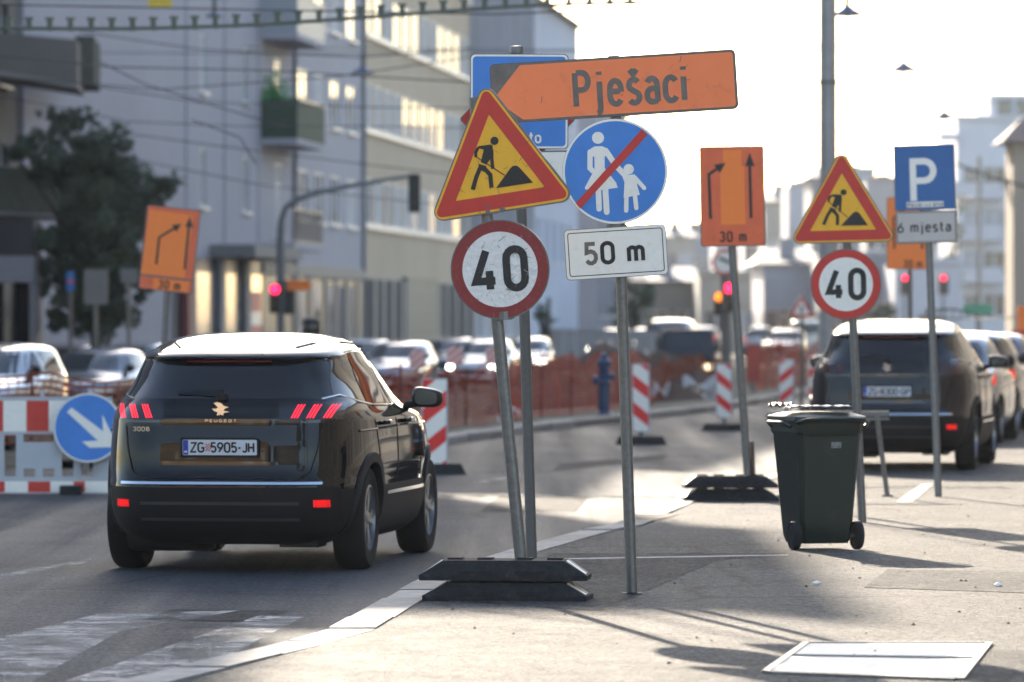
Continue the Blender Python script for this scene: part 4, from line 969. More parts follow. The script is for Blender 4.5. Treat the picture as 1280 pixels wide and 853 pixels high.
loft([(.045, -.20, .20, -.20, .20), (.10, -.215, .215, -.225, .225), (.18, -.22, .22, -.24, .24), (.84, -.262, .262, -.305, .33), (.86, -.275, .275, -.315, .345), (.93, -.278, .278, -.32, .35)]).obj('body', binm, bn, True, ang=30)
loft([(.925, -.30, .30, -.34, .38), (.95, -.305, .305, -.345, .385), (.958, -.30, .30, -.34, .38)]).obj('rim', binm, bn)
lid = loft([(.955, -.305, .305, -.35, .36), (.975, -.30, .30, -.345, .36), (1.0, -.22, .22, -.25, .28), (1.008, -.12, .12, -.15, .2)]).obj('lid', binm, bn, True, ang=25)
q = MB(); q.box(-.16, .20, -.243, -.236, .17, .20); q.box(-.195, -.165, -.30, -.24, .10, .86); q.box(.165, .195, -.30, -.24, .10, .86)
b = MB(); b.add([(-.19, -.252, .2), (.19, -.252, .2), (.225, -.318, .83), (-.225, -.318, .83), (-.19, -.23, .2), (.19, -.23, .2), (.225, -.29, .83), (-.225, -.29, .83)], [(0, 1, 2, 3), (0, 4, 5, 1), (1, 5, 6, 2), (2, 6, 7, 3), (3, 7, 4, 0)]); b.obj('raised_panel', binm, bn)
b = MB(); b.tube([(-.25, -.19, .10), (.25, -.19, .10)], .013, 10); b.obj('axle', galv, bn)
for sx in (-1, 1):
    b = MB(); b.lathe([(0, -.022), (.05, -.025), (.085, -.02), (.1, -.028), (.105, -.02), (.105, .02), (.1, .028), (.085, .02), (.05, .025), (0, .022)], (0, 0, 0), 'x', 28); b.obj('wheel', rubber, bn, True, loc=(sx*.262, -.20, .105))
    b = MB(); b.tube([(sx*.30, -.345, .93), (sx*.24, -.42, .955), (sx*.12, -.43, .96)], .014, 8); b.tube([(sx*.31, -.25, .90), (sx*.36, -.2, .93), (sx*.36, .15, .93), (sx*.31, .2, .90)], .014, 8); b.obj('handle', binm, bn, True)
b = MB(); b.tube([(-.13, -.43, .96), (.13, -.43, .96)], .014, 8); b.obj('handle', binm, bn)
b = MB(); b.add([(.0, -.313, .745), (.085, -.313, .745), (.085, -.3185, .79), (.0, -.3185, .79)], [(0, 1, 2, 3)]); b.obj('sticker', mat('grey_sticker', (.20, .21, .20), .5, 0, .5, 60), bn, loc=(0, -.006, 0))
def junk(name, label, loc, sx, sy, sz, m_, rz=0):
    b = MB(); n = 9; v = []
    for i in range(n+1):
        for j in range(5):
            x = sx*(i/n-.5); y = sy*(j/4-.5); v.append((x, y, sz*(.3+.7*math.sin(i*1.3+j*.9)**2)))
    b.add(v, [(i*5+j, i*5+j+1, i*5+j+6, i*5+j+5) for i in range(n) for j in range(4)])
    o = b.obj(name, m_, None, True, loc, (0, 0, R(rz))); o.modifiers.new('s', 'SOLIDIFY').thickness = .004; return o
bz = SW+1.0; bx, by = bn.location.x, bn.location.y
tag(junk('newspaper', '', (bx+.02, by-.06, bz+.01), .42, .26, .015, mat('newsprint', (.55, .53, .5), .7, 0, .3, 30), 4), 'folded newspaper lying flat on the lid of the green bin', 'newspaper')
tag(junk('glare_wrapper', '', (bx-.16, by-.12, bz-.005), .14, .12, .025, white, 20), 'crumpled wrapper on the left of the bin lid, its white standing in for glare', 'litter')  # white of this piece stands in for glare on the lid
tag(junk('plastic_bag', '', (bx-.26, by+.02, bz-.005), .16, .12, .05, mat('brown_bag', (.10, .06, .045), .5, 0, .3, 20), -10), 'dark crumpled bag at the left end of the bin lid', 'bag')
# low metal rail on splayed legs behind the bin
Dt = DS(621)
ra = thing('metal_rail', 'low grey metal rail on slanting legs between bin and parked dark car', 'rail', P(1040, 621, Dt))
o_ = ra.location
b = MB(); a = P(962, 514, Dt)-o_; c_ = P(1111, 519, Dt)-o_; b.box(a.x, c_.x, -.03, .03, a.z-.05, a.z-.0); b.obj('upper_bar', galv, ra)
b = MB(); b.box(a.x+.1, c_.x+.0, -.05, -.035, a.z-.085, a.z-.06); b.obj('lower_bar', galv, ra)
for x0, x1 in ((1096, 1109), (990, 978)):
    b = MB(); b.tube([P(x0, 519, Dt)-o_, P(x1, 619, Dt)-o_], .024, 10); b.box((P(x1, 0, Dt)-o_).x-.05, (P(x1, 0, Dt)-o_).x+.05, -.04, .04, 0, .02); b.obj('leg', galv, ra, True)

# ------------------------------------------------------------------ striped site barrier with round blue arrow, left
DL = DR(618)
br = thing('site_barrier', 'red and white striped plastic site barrier at the left edge, with lattice of openings', 'barrier', ((40-640)*DL/F, DL, 0))
gpl = mat('pale_grey_plastic', (.45, .47, .50), .5, 0, .06, 4)
s_ = F/DL
def bl(px, py): return ((px-40)/s_, (618-py)/s_)
X0, X1 = bl(-90, 0)[0], bl(140, 0)[0]
def barx(name, z0, z1, y=0, x0=X0, x1=X1, m_=gpl, th=.03):
    b = MB(); b.box(x0, x1, y, y+th, z0, z1); return b.obj(name, m_, br)
zt1, zt0 = bl(0, 500)[1], bl(0, 541)[1]; zb1, zb0 = bl(0, 601)[1], bl(0, 617)[1]
barx('top_rail', zt1, zt1+.03, -.005, th=.04)
tp = barx('top_board', zt0, zt1); bo = barx('bottom_board', zb0, zb1)
def blocks(parent, z0, z1, edges):
    for a_, c_ in edges:
        b = MB(); b.flat([(bl(a_, 0)[0], z0+.012), (bl(c_, 0)[0], z0+.012), (bl(c_, 0)[0], z1-.008), (bl(a_, 0)[0], z1-.008)], -.004); b.obj('red_block', red, parent)
layer(tp, 'white_field', white, lambda b: b.flat([(X0, zt0+.01), (X1, zt0+.01), (X1, zt1-.006), (X0, zt1-.006)], -.002))
layer(bo, 'white_field', white, lambda b: b.flat([(X0, zb0+.01), (X1, zb0+.01), (X1, zb1-.006), (X0, zb1-.006)], -.002))
blocks(tp, zt0, zt1, [(-82, -54), (-25, 4), (33, 61), (90, 118)])
blocks(bo, zb0, zb1, [(-80, -52), (-22, 6), (35, 63), (92, 106)])
# lattice with real openings
us = [-90, -60, -30, 4, 20, 29, 42, 53, 67, 77, 92, 101, 116, 126, 140]
def lat(b, holes, u0, u1, v0, v1):
    xs_ = sorted(set([u0, u1]+[h[i] for h in holes for i in (0, 2)])); zs_ = sorted(set([v0, v1]+[h[i] for h in holes for i in (1, 3)]))
    for a_, c_ in zip(xs_, xs_[1:]):
        for d_, e_ in zip(zs_, zs_[1:]):
            mx, my_ = (a_+c_)/2, (d_+e_)/2
            if any(h[0] < mx < h[2] and h[1] < my_ < h[3] for h in holes): continue
            p = bl(a_, e_); q_ = bl(c_, d_); b.box(p[0], q_[0], .003, .028, p[1], q_[1])
b = MB(); H1 = [(5, 544, 20, 596), (29, 543, 67, 553), (29, 586, 44, 597), (53, 586, 68, 597), (77, 560, 92, 596), (101, 572, 116, 596)]
H1 += [(x0-96-0, y0, x1-96, y1) for x0, y0, x1, y1 in H1 if x0 < 80]
lat(b, H1, -90, 140, 541, 601); b.obj('lattice', gpl, br)
for u in (29, 104): b = MB(); p = bl(53 if u == 29 else 113, 0)[0]; b.tube([(p, .015, zt1), (p, .015, zt1+.09)], .022, 8); b.obj('lamp_socket', gpl, br)
for u in (-40, 90):
    b = MB(); p = bl(u, 0)[0]; b.box(p-.1, p+.1, -.3, .35, 0, .09); b.obj('foot', rubber, br)
bs = thing('arrow_sign', 'round blue sign with white arrow pointing down right, mounted on the striped barrier', 'road sign', ((107-640)*(DL-.1)/F, DL-.1, .2))
o = sign_panel(bs, 'round_panel', circ(.345), .03, galv, P(110, 535, DL-.12), 0, 0)
bp_ = MB(); bp_.box(-.03, .03, -.02, .09, .0, .5); bp_.obj('mount', galv, bs)
layer(o, 'white_ring', white, lambda b: b.ring(circ(.343), circ(.328), -.002)); layer(o, 'blue_field', blue2 if False else blue, lambda b: b.flat(circ(.33), -.001))
def arr(b):
    u = 1/3.555/s_; f = lambda x, y: ((x-385)*u, (485-y)*u)
    b.flat(ccw([f(292, 415), f(312, 395), f(452, 500), f(448, 425), f(520, 570), f(392, 573), f(358, 546), f(428, 542)]), -.004)
layer(o, 'white_arrow', white, arr)

# ------------------------------------------------------------------ orange netting with stakes along the far verge
def net_mat(name, c):
    m = bpy.data.materials.new(name); m.use_nodes = True; N = m.node_tree.nodes; Lk = m.node_tree.links; b = N['Principled BSDF']; b.inputs['Base Color'].default_value = (*c, 1); b.inputs['Roughness'].default_value = .6; b.inputs['Specular IOR Level'].default_value = .2
    t = N.new('ShaderNodeBsdfTranslucent'); t.inputs['Color'].default_value = (*[min(1, x*.9) for x in c], 1); mx = N.new('ShaderNodeMixShader'); mx.inputs[0].default_value = .5
    Lk.new(b.outputs[0], mx.inputs[1]); Lk.new(t.outputs[0], mx.inputs[2]); Lk.new(mx.outputs[0], N['Material Output'].inputs['Surface']); return m
net_m = net_mat('orange_net_strand', (.62, .085, .035))
def netting(name, label, pts, h0, h1, seed, m_, pitch=.075, strand=.027, drop=None):
    r_ = random.Random(seed); root = thing(name, label, 'netting', (pts[0][0], pts[0][1], .05)); L_ = 0; P_ = [Vector((x, y, 0)) for x, y in pts]; org = Vector((pts[0][0], pts[0][1], 0))
    sam = []
    for a, c in zip(P_, P_[1:]):
        n = max(2, int((c-a).length/.35))
        for i in range(n): sam.append(a+(c-a)*i/n)
    sam.append(P_[-1]); tops = []
    for i, p in enumerate(sam):
        tops.append(h1+.16*noise.noise(Vector((i*.13, seed, 0)))+.07*math.sin(i*.9))
    def pos(i, v_):
        p = sam[i]; d = (sam[min(i+1, len(sam)-1)]-sam[max(i-1, 0)]).normalized(); q = Vector((d.y, -d.x, 0))
        bul = .22*noise.noise(Vector((i*.25, v_*1.6, seed*3)))+.07*noise.noise(Vector((i*.9, v_*3, seed)))
        z = h0+(tops[i]-h0)*v_ + .05*noise.noise(Vector((i*.3, v_*2, 9+seed)))
        return p+q*bul+Vector((0, 0, z))-org
    nv = int((h1-h0)/pitch); b = MB()
    for k in range(nv+1):
        v0 = k/nv; v1 = v0+strand/(h1-h0)
        vs = [pos(i, t) for i in range(len(sam)) for t in (v0, v1)]
        b.add(vs, [(2*i, 2*i+1, 2*i+3, 2*i+2) for i in range(len(sam)-1)])
    for i in range(0, len(sam)-1):
        for sub in (0, .5):
            vs = []
            for k in range(nv+1):
                a = pos(i, k/nv); c = pos(i+1, k/nv); e = a+(c-a)*sub; d = (c-a)*.06; vs += [e, e+d]
            b.add(vs, [(2*k, 2*k+1, 2*k+3, 2*k+2) for k in range(nv)])
    b.obj('net', m_, root)
    for i in range(0, len(sam), 8):
        q = MB(); p = sam[i]-org; q.tube([p+Vector((0, .03, -.1)), p+Vector((.02, .03, tops[i]+.08))], .02, 6); q.obj('stake', mat('rusty_stake', (.16, .05, .03), .7, .2, .3, 20), root)
    return root
def off(d, o): return (lerp_line(FARK, d)+o, d)
netting('safety_netting', 'orange safety netting in loose folds right of the black car mirror', [off(d, -1.3) for d in (70, 74, 78, 82, 86)], .05, .92, 1, net_m)
netting('safety_netting', 'orange safety netting behind the near sign poles up to the hydrant', [off(d, -1.5) for d in (86.3, 92, 98, 101)], .05, 1.0, 2, net_m)
netting('safety_netting', 'darker brownish netting between 50 m pole and site fence', [off(d, -1.9) for d in (102, 110, 118)], .05, .8, 3, net_mat('brown_net_strand', (.26, .06, .03)), .06, .045)
netting('safety_netting', 'far orange netting left of the parked dark car', [off(d, -1.9) for d in (124, 134, 146, 160)], .05, 1.0, 4, net_m, .09, .05)
netting('safety_netting', 'brown orange netting in front of the parked cars at the left edge', [(-7.6, 60), (-6.2, 62), (-5.2, 63.5), (-4.0, 65), (-2.4, 67.5)], .2, .98, 5, net_mat('net_brown_orange', (.34, .08, .03)))
# tape band above right cars
netting('safety_netting', 'thin orange band of netting strung high behind the right parked cars', [(8.6, 108), (12, 110), (16, 112)], 1.72, 1.86, 6, MATS['rusty_steel'], .09, .03)
# earth heap and white sheets behind the middle netting
hp = MB(); n = 26; vv = []
ho = Vector((off(112, -3.4)[0], 112, 0))
for i in range(n+1):
    for j in range(n+1):
        u, v_ = i/n*2-1, j/n*2-1; r_ = max(0, 1-(u*u+v_*v_)); vv.append((u*2.6+v_*1.3, v_*9, -.3+1.25*r_**.8*(1+.5*noise.noise(Vector((u*3, v_*5, 2))))+.1*noise.noise(Vector((u*9, v_*15, 3)))))
hp.add(vv, [(i*(n+1)+j, i*(n+1)+j+1, (i+1)*(n+1)+j+1, (i+1)*(n+1)+j) for i in range(n) for j in range(n)])
tag(hp.obj('earth_heap', mat('brown_earth', (.055, .028, .018), .95, 0, .4, 3, bump=.05, bscale=8), None, True, ho, ang=60), 'brown heap of dug earth behind the middle netting', 'earth heap')
for k, (px, py, sx, rz, lb) in enumerate(((826, 487, .35, 30, 'short white plastic strip beside the middle delineator'), (878, 478, .75, 10, 'long white plastic sheet draped over the earth heap'), (884, 490, .6, -12, 'lower white sheet hanging on the earth heap left of the orange sign pole'), (636, 520, .35, 14, 'small white strip lying on the verge behind the near poles'))):
    D = 100 if k < 3 else 84; p = P(px, py, D); b = MB(); m__ = 12; v = []
    for i in range(m__+1):
        x = sx*(i/m__-.5); 
        for j in range(3): v.append((x, (j-1)*.1, .09*math.sin(i*.55+k)+(j-1)*.12*(.5+.5*math.sin(i*.8+k))+x*math.tan(R(rz))))
    b.add(v, [(i*3+j, i*3+j+1, i*3+j+4, i*3+j+3) for i in range(m__) for j in range(2)])
    tag(b.obj('plastic_sheet', mat('dusty_white_plastic', (.40, .38, .36), .5, 0, .2, 6), None, True, loc=p), lb, 'plastic sheet')
# blue hydrant
Dh = 90.5; hy = thing('hydrant', 'dark blue fire hydrant standing at the end of the orange netting', 'hydrant', (P(755, 500, Dh).x, Dh, .08)); hb = mat('hydrant_blue', (.012, .05, .13), .4, .1, .15, 10)
b = MB(); b.lathe([(.15, 0), (.15, .05), (.10, .07), (.09, .5), (.115, .53), (.115, .60), (.09, .62), (.09, .86), (.13, .88), (.13, .95), (.07, 1.0), (.05, 1.08), (0, 1.1)], n=18); b.obj('body', hb, hy, True)
for sx in (-1, 1): b = MB(); b.lathe([(.05, 0), (.05, sx*.13), (.07, sx*.13), (.07, sx*.19), (0, sx*.19)], (0, 0, .68 if sx > 0 else .62), 'x', 12); b.obj('outlet', hb, hy, True)
# ------------------------------------------------------------------ traffic lights
housing = mat('signal_housing', (.012, .014, .012), .5, 0, .1)
lens_off = mat('dark_lens', (.02, .015, .012), .2, 0, 0); amber = mat('lit_amber_lamp', (1, .22, .01), .3, 0, 0, emit=1.0); redsig = mat('lit_red_signal', (1, .01, .06), .3, 0, 0, emit=2.2)
def signal_head(root, loc, h=.95, wd=.32, states=('r', 0, 0), face=1, name='signal_head'):
    b = MB(); b.prism(rrect(wd, h, .05), 0, .2); o = b.obj(name, housing, root, loc=loc, rot=(0, 0, 0 if face > 0 else math.pi))
    for k in range(3):
        z = h/2-h/6-k*h/3; st = states[k]
        q = MB(); q.flat([(.11*math.cos(a*.2618), z+.11*math.sin(a*.2618)) for a in range(24)], -.01); q.obj('lens', {'r': redsig, 'a': amber, 0: lens_off}[st], o)
        v = MB(); n = 12
        vs = [(.125*math.cos(math.pi*(i/n*1.2-.1)), -y, z+.125*math.sin(math.pi*(i/n*1.2-.1))) for y in (0, .18) for i in range(n+1)]
        v.add(vs, [(i, i+1, i+n+2, i+n+1) for i in range(n)]); v.obj('visor', housing, o)
    return o
Dt1 = 128; t1 = thing('traffic_light', 'traffic light with lit red lamp on a tall bent arm mast before the grey building', 'traffic light', (P(351, 480, Dt1).x, Dt1, -.4)); tl = t1.location
mast = mat('mast_grey', (.16, .17, .18), .5, .3, .1)
b = MB(); b.tube([(0, 0, 0), (0, 0, P(0, 290, Dt1).z-tl.z)]+[P(x, y, Dt1)-tl for x, y in ((352, 275), (357, 260), (372, 249), (400, 240), (440, 232), (480, 225), (520, 219))], [.10]*2+[.08, .07, .07, .06, .055, .05, .045], 12); b.obj('mast', mast, t1, True)
signal_head(t1, P(345, 374, Dt1)-tl+Vector((-.02, -.15, 0)), .72, .28)
signal_head(t1, P(518, 242, Dt1)-tl, .95, .30, (0, 0, 0), -1)
signal_head(t1, P(359, 375, Dt1)-tl+Vector((.06, .1, 0)), .72, .26, (0, 0, 0), -1)
db = thing('direction_board', 'small orange arrow board pointing right on the bent traffic light mast', 'road sign', P(374, 357, Dt1-.2))
b = MB(); b.prism([(-.3, -.13), (.2, -.13), (.32, 0), (.2, .13), (-.3, .13)], 0, .03); b.obj('board', orange2, db)
b = MB(); b.prism([(-.42, -.14), (-.3, -.14), (-.3, .14), (-.42, .14)], .001, .03); b.obj('dark_end', darkpole, db)
Dt2 = 122; t2 = thing('traffic_light', 'traffic light with lit red and amber lamps below the round prohibition sign', 'traffic light', (P(910, 480, Dt2).x, Dt2, 0)); tl = t2.location
b = MB(); b.tube([(0, 0, 0), P(910, 330, Dt2)-tl], .07, 12); b.obj('mast', mast, t2, True)
signal_head(t2, P(911, 371, Dt2)-tl+Vector((0, -.15, -.02)), .66, .28); o = signal_head(t2, P(899, 379, Dt2)-tl+Vector((0, -.1, -.03)), .5, .24, ('a', 0, 0))
for px, lb in ((1131, 'tiny lit red traffic light far away left of the parking sign pole'), (1179, 'tiny lit red traffic light far away right of the parking sign pole')):
    D = 260; t3 = thing('traffic_light', lb, 'traffic light', (P(px, 420, D).x, D, 0)); b = MB(); b.tube([(0, 0, 0), P(px, 350, D)-t3.location], .08, 8); b.obj('mast', mast, t3); signal_head(t3, P(px, 351, D)-t3.location+Vector((0, -.2, -.2)), 1.0, .5)
# dark dome above the black car roof
D = 92; bo_ = thing('domed_bollard', 'dark dome-topped bollard rising just behind the black car roof', 'bollard', (P(389, 480, D).x, D, -.3)); b = MB(); zt_ = P(0, 396, D).z+.3
b.lathe([(.11, 0), (.11, zt_-.32), (.17, zt_-.3), (.175, zt_-.12), (.14, zt_-.04), (.06, zt_), (0, zt_)], n=20); b.obj('post', housing, bo_, True); b = MB(); b.lathe([(.178, zt_-.2), (.178, zt_-.15)], n=20); b.obj('band', galv, bo_)
# ------------------------------------------------------------------ big poles and lamps
def pole_thing(name, label, cat, px, D, ytop, r, m_, z0=0, bands=()):
    root = thing(name, label, cat, (P(px, 0, D).x, D, z0)); zt = P(0, ytop, D).z-z0
    b = MB(); b.tube([(0, 0, 0), (0, 0, zt)], [r*1.08, r*.96], 24); b.obj('shaft', m_, root, True)
    for py in bands: b = MB(); z = P(0, py, D).z-z0; b.lathe([(r*1.0, -.03), (r*1.25, -.02), (r*1.25, .02), (r, .03)], (0, 0, z), n=20); b.obj('band', galv, root)
    return root
bigp_ = pole_thing('tram_pole', 'thick grey steel pole rising out of the top edge behind the parked SUV', 'pole', 1035, 92, -260, .15, mat('pole_grey', (.34, .33, .32), .5, .3, .15, 3, dirt=((.10, .09, .09), .6, 2)), SW, (103, 330))
pole_thing('thin_pole', 'very thin pole just right of the thick grey pole, topped by a small head', 'pole', 1060, 150, 66, .045, darkpole, SW, (68,))
pole_thing('tall_pole', 'thin light pole in front of the white apartment block on the right', 'pole', 1224, 300, 195, .12, galv, 0)
pole_thing('tall_pole', 'dark lamp post in the middle distance left of the 50 m pole', 'pole', 686, 190, 372, .08, darkpole, 0)
lampm = mat('lamp_shade_blue_grey', (.10, .13, .20), .45, .2, .05)
def street_lamp(px, py, D, r, label, drop=1.0):
    p = P(px, py, D); root = thing('hanging_lamp', label, 'street lamp', p, 0, 'lamps hanging over the street')
    b = MB(); b.lathe([(.05, .42*r), (.12*r+.04, .40*r), (.45*r, .22*r), (.85*r, .02*r), (r, -.12*r), (.97*r, -.14*r), (.7*r, -.02*r)], n=24); b.obj('shade', lampm, root, True)
    b = MB(); b.lathe([(0, -.25*r), (.22*r, -.2*r), (.3*r, -.05*r)], n=14); b.obj('bulb_cover', mat('lamp_glass', (.6, .62, .66), .2, 0, 0), root, True)
    b = MB(); b.tube([(0, 0, .4*r), (0, 0, .4*r+.35)], .05, 8); b.obj('hanger', darkpole, root)
    b = MB(); b.tube([(-30, 4, .4*r+.75), (-10, 1, .4*r+.42), (0, 0, .4*r+.33), (10, -1, .4*r+.42), (30, -4, .4*r+.85)], .012, 5); b.obj('span_wire', darkpole, root)
    return root
street_lamp(454, 90, 130, .30, 'hanging street lamp against the joint of grey and tan buildings')
street_lamp(1129, 87, 150, .50, 'small hanging lamp alone in the white sky, right of the thick pole')
street_lamp(1180, 147, 210, .62, 'lowest and farthest hanging lamp above the parking sign')
street_lamp(1059, 17, 95, .33, 'blue grey hanging lamp beside the thick pole at the top edge')
street_lamp(268, 20, 120, .22, 'hanging lamp at the top edge above the grey building')
b = MB(); pt = P(200, 2, 110); b.box(-.25, .25, 0, .03, -.12, .12); yb = thing('yellow_plate', 'yellow plate hanging from a wire at the top edge on the left', 'sign', pt); b.obj('plate', mat('yellow_plate', (.55, .40, .03), .5, 0, .1), yb); b = MB(); b.tube([(-20, 0, .2), (0, .015, .13), (20, 0, .3)], .012, 5); b.obj('wire', darkpole, yb)
# ------------------------------------------------------------------ overhead wires
wirem = mat('wire_black', (.05, .05, .05), .5, .2, 0); sleeve = mat('green_grey_sleeve', (.10, .115, .085), .6, 0, .1)
def wire(label, pts, r, m_=wirem, clips=0, name='overhead_wire', group=None):
    root = thing(name, label, 'wire', pts[0], 0, group); o_ = Vector(pts[0]); P_ = [Vector(p)-o_ for p in pts]; fine = []
    for a, c in zip(P_, P_[1:]): fine += [a+(c-a)*i/6 for i in range(6)]
    fine.append(P_[-1]); b = MB(); b.tube(fine, r, 8); b.obj('cable', m_, root, True)
    if clips:
        for i in range(clips):
            t = (i+.5)/clips*(len(fine)-1); k = int(t); p = fine[k]+(fine[min(k+1, len(fine)-1)]-fine[k])*(t-k)
            q = MB(); q.box(-.035, .035, -.04, .04, -.03, .13); q.box(-.055, .055, -.05, .05, .11, .14); q.obj('clip', m_, root, loc=p)
    return root
D = 66
wire('thick sagging greenish cable with upright clips across the top left', [P(x, y, D) for x, y in ((-120, 30), (0, 35), (80, 36), (160, 36), (240, 34), (320, 31), (400, 26), (480, 20), (560, 14), (640, 8), (722, 5), (800, 3))], .024, sleeve, 34)
wl = [([(-60, 0), (0, 6), (300, 12), (620, 18), (720, 14)], 70, 'thin wire just above the thick clipped cable'), ([(110, 70), (180, 105), (270, 133), (360, 160)], 90, 'thin wire descending from the upper balcony towards the green balcony'), ([(120, 108), (250, 128), (450, 134), (640, 136)], 105, 'thin wire crossing level with the green balcony'),
      ([(0, 120), (160, 152), (300, 158), (452, 158), (600, 160)], 110, 'pale thin wire across the tree top and grey wall'), ([(60, 160), (180, 170), (300, 186), (452, 205), (600, 222)], 108, 'thin wire sloping down right below the green balcony'), ([(100, 40), (250, 62), (450, 72), (590, 60)], 100, 'thin wire running below the thick clipped cable'),
      ([(1195, 205), (1240, 222), (1300, 238)], 200, 'thin wire before the white apartment block'), ([(780, 6), (860, 2), (940, -6)], 80, 'short thin wire at the top edge right of the arrow board'),
      ([(-20, 95), (200, 112), (420, 96), (600, 70)], 95, 'thin wire passing behind the hanging lamp by the tan building'), ([(-20, 178), (150, 196), (330, 232), (600, 262)], 118, 'thin wire crossing the grey wall above the tilted orange sign'), ([(-20, 68), (140, 84), (330, 88), (600, 104)], 84, 'thin wire across the upper balcony and grey wall'), ([(240, 150), (300, 172), (320, 205)], 88, 'short hanging wire before the slim windows')]
for pts, D, lb in wl: wire(lb, [P(x, y, D) for x, y in pts], .011 if D < 150 else .05, wirem, 0, 'thin_wire')
# cables above the frame whose shadows cross the pavement
def shadow_pt(px, py, h): g_ = GS(px, py); L_ = (h-SW)/math.tan(SUN_EL); return Vector((g_.x+math.sin(SUN_AZ)*L_, g_.y+math.cos(SUN_AZ)*L_, h))
for k, (pp_, h) in enumerate((([(600, 765), (760, 781), (850, 806), (935, 845), (1000, 900)], 7.2), ([(640, 745), (810, 772), (930, 797), (1010, 818), (1110, 850), (1200, 900)], 7.3), ([(700, 735), (850, 762), (1000, 789), (1080, 813), (1160, 848), (1240, 900)], 7.4), ([(1080, 655), (1170, 672), (1280, 690)], 6.9))):
    wire('overhead tram cable above the pavement, number unseen but casting a thin shadow' if k < 0 else ['tram cable above the pavement casting the lowest thin shadow', 'tram cable above the pavement casting the middle thin shadow', 'tram cable above the pavement casting the shadow over the cover', 'tram cable above the pavement casting the shadow past the bin'][k], [shadow_pt(x, y, h) for x, y in pp_], .02, wirem, 0, 'tram_cable')
# ------------------------------------------------------------------ hoarding, truck, site fence
D = 185; ho_ = thing('hoarding', 'long grey site hoarding of upright panels behind the hydrant', 'hoarding', (P(690, 460, D).x, D, -.2)); sc0 = F/D
for i in range(10):
    b = MB(); x = i*.42; b.box(x+.01, x+.41, -.0, .04, 0, (P(0, 411+i*.3, D).z+.2)); b.obj('panel', mat('hoarding_grey', (.30, .29, .29), .7, 0, .15, 1), ho_, loc=(0, (i % 2)*.01, 0))
D = 160; tk = thing('dark_truck', 'dark truck with two lit lamps behind the brown netting', 'truck', (P(860, 470, D).x, D, -.35)); tk.scale = (1, 1, .80); dk = mat('truck_dark', (.02, .024, .03), .35, .2, .1)
b = MB(); loftv = [(.45, -1.15, 1.15, 0, 5), (1.2, -1.2, 1.2, -.05, 5), (1.35, -1.18, 1.18, 0, 5), (2.15, -1.08, 1.08, .35, 5), (2.3, -.95, .95, .5, 5)]
loft([(z, x0*.72, x1*.72, y0, y1) for z, x0, x1, y0, y1 in loftv]).obj('cab', dk, tk)
b = MB(); b.add([(-.74, .04, 1.42), (.74, .04, 1.42), (.66, .32, 2.08), (-.66, .32, 2.08)], [(0, 1, 2, 3)]); b.obj('windscreen', cglass, tk, loc=(0, -.03, 0))
for sx in (-1, 1):
    b = MB(); b.box(sx*.62-.1, sx*.62+.1, -.08, -.02, .75, .92); b.obj('headlight', mat('warm_lit_lamp', (1, .75, .45), .2, 0, 0, emit=5) if sx > 0 else white_lamp, tk)
    b = MB(); b.lathe([(.3, -.12), (.42, -.12), (.42, .12), (.3, .12), (.28, -.1)], (sx*.68, .9, .42), 'x', 20); b.obj('wheel', tyre, tk, True)
    b = MB(); b.box(sx*.92-.06, sx*.92+.06, 0, .1, 1.5, 1.95); b.tube([(sx*.84, .05, 1.7), (sx*.92, .05, 1.7)], .02, 6); b.obj('mirror', dk, tk)
D = 135; fe = thing('site_fence', 'tall mesh site fence panels left of the thick pole', 'fence', (P(935, 470, D).x, D, 0)); fm = mat('fence_steel', (.16, .16, .16), .5, .6, .1)
for i in range(5):
    x0 = i*.62; b = MB(); H_ = 1.95
    b.tube([(x0, 0, 0), (x0, 0, H_), (x0+.6, 0, H_), (x0+.6, 0, 0)], .025, 6); b.obj('frame', fm, fe)
    b = MB()
    for k in range(1, 8): b.tube([(x0+k*.075, 0, .1), (x0+k*.075, 0, H_-.03)], .009, 4)
    for k in range(1, 9): b.tube([(x0, 0, k*.22), (x0+.6, 0, k*.22)], .009, 4)
    b.obj('mesh_panel', fm, fe)
b = MB(); rb = thing('red_barrier', 'plain red site barrier board behind the orange sign pole', 'barrier', (P(942, 480, 118).x, 118, 0)); b.box(-.16, .16, 0, .05, .35, 1.2); b.obj('board', mat('red_board', (.40, .05, .03), .6), rb); b = MB(); b.box(-.03, .03, 0, .05, 0, .35); b.obj('leg', fm, rb)
for (px, py, D, w_, h_, m_, lb, nm, ct) in ((1222, 387, 150, .85, .28, mat('green_board', (.10, .45, .28), .5), 'small green board above the cars on the right', 'green_sign', 'sign'), (1275, 440, 90, .30, .75, mat('red_board2', (.55, .04, .03), .5), 'red panel standing at the right edge beyond the last parked car', 'red_board', 'board'), (1279, 400, 95, .2, .5, orange2, 'orange board cut by the right edge of the photo', 'orange_board', 'board')):
    p = P(px, py, D); rr = thing(nm, lb, ct, (p.x, D, SW)); b = MB(); b.prism(rrect(w_, h_, .02), 0, .04); b.obj('plate', m_, rr, loc=(0, 0, p.z-SW)); b = MB(); b.tube([(0, .07, 0), (0, .07, p.z-SW+h_/2)], .04, 8); b.obj('post', galv, rr)
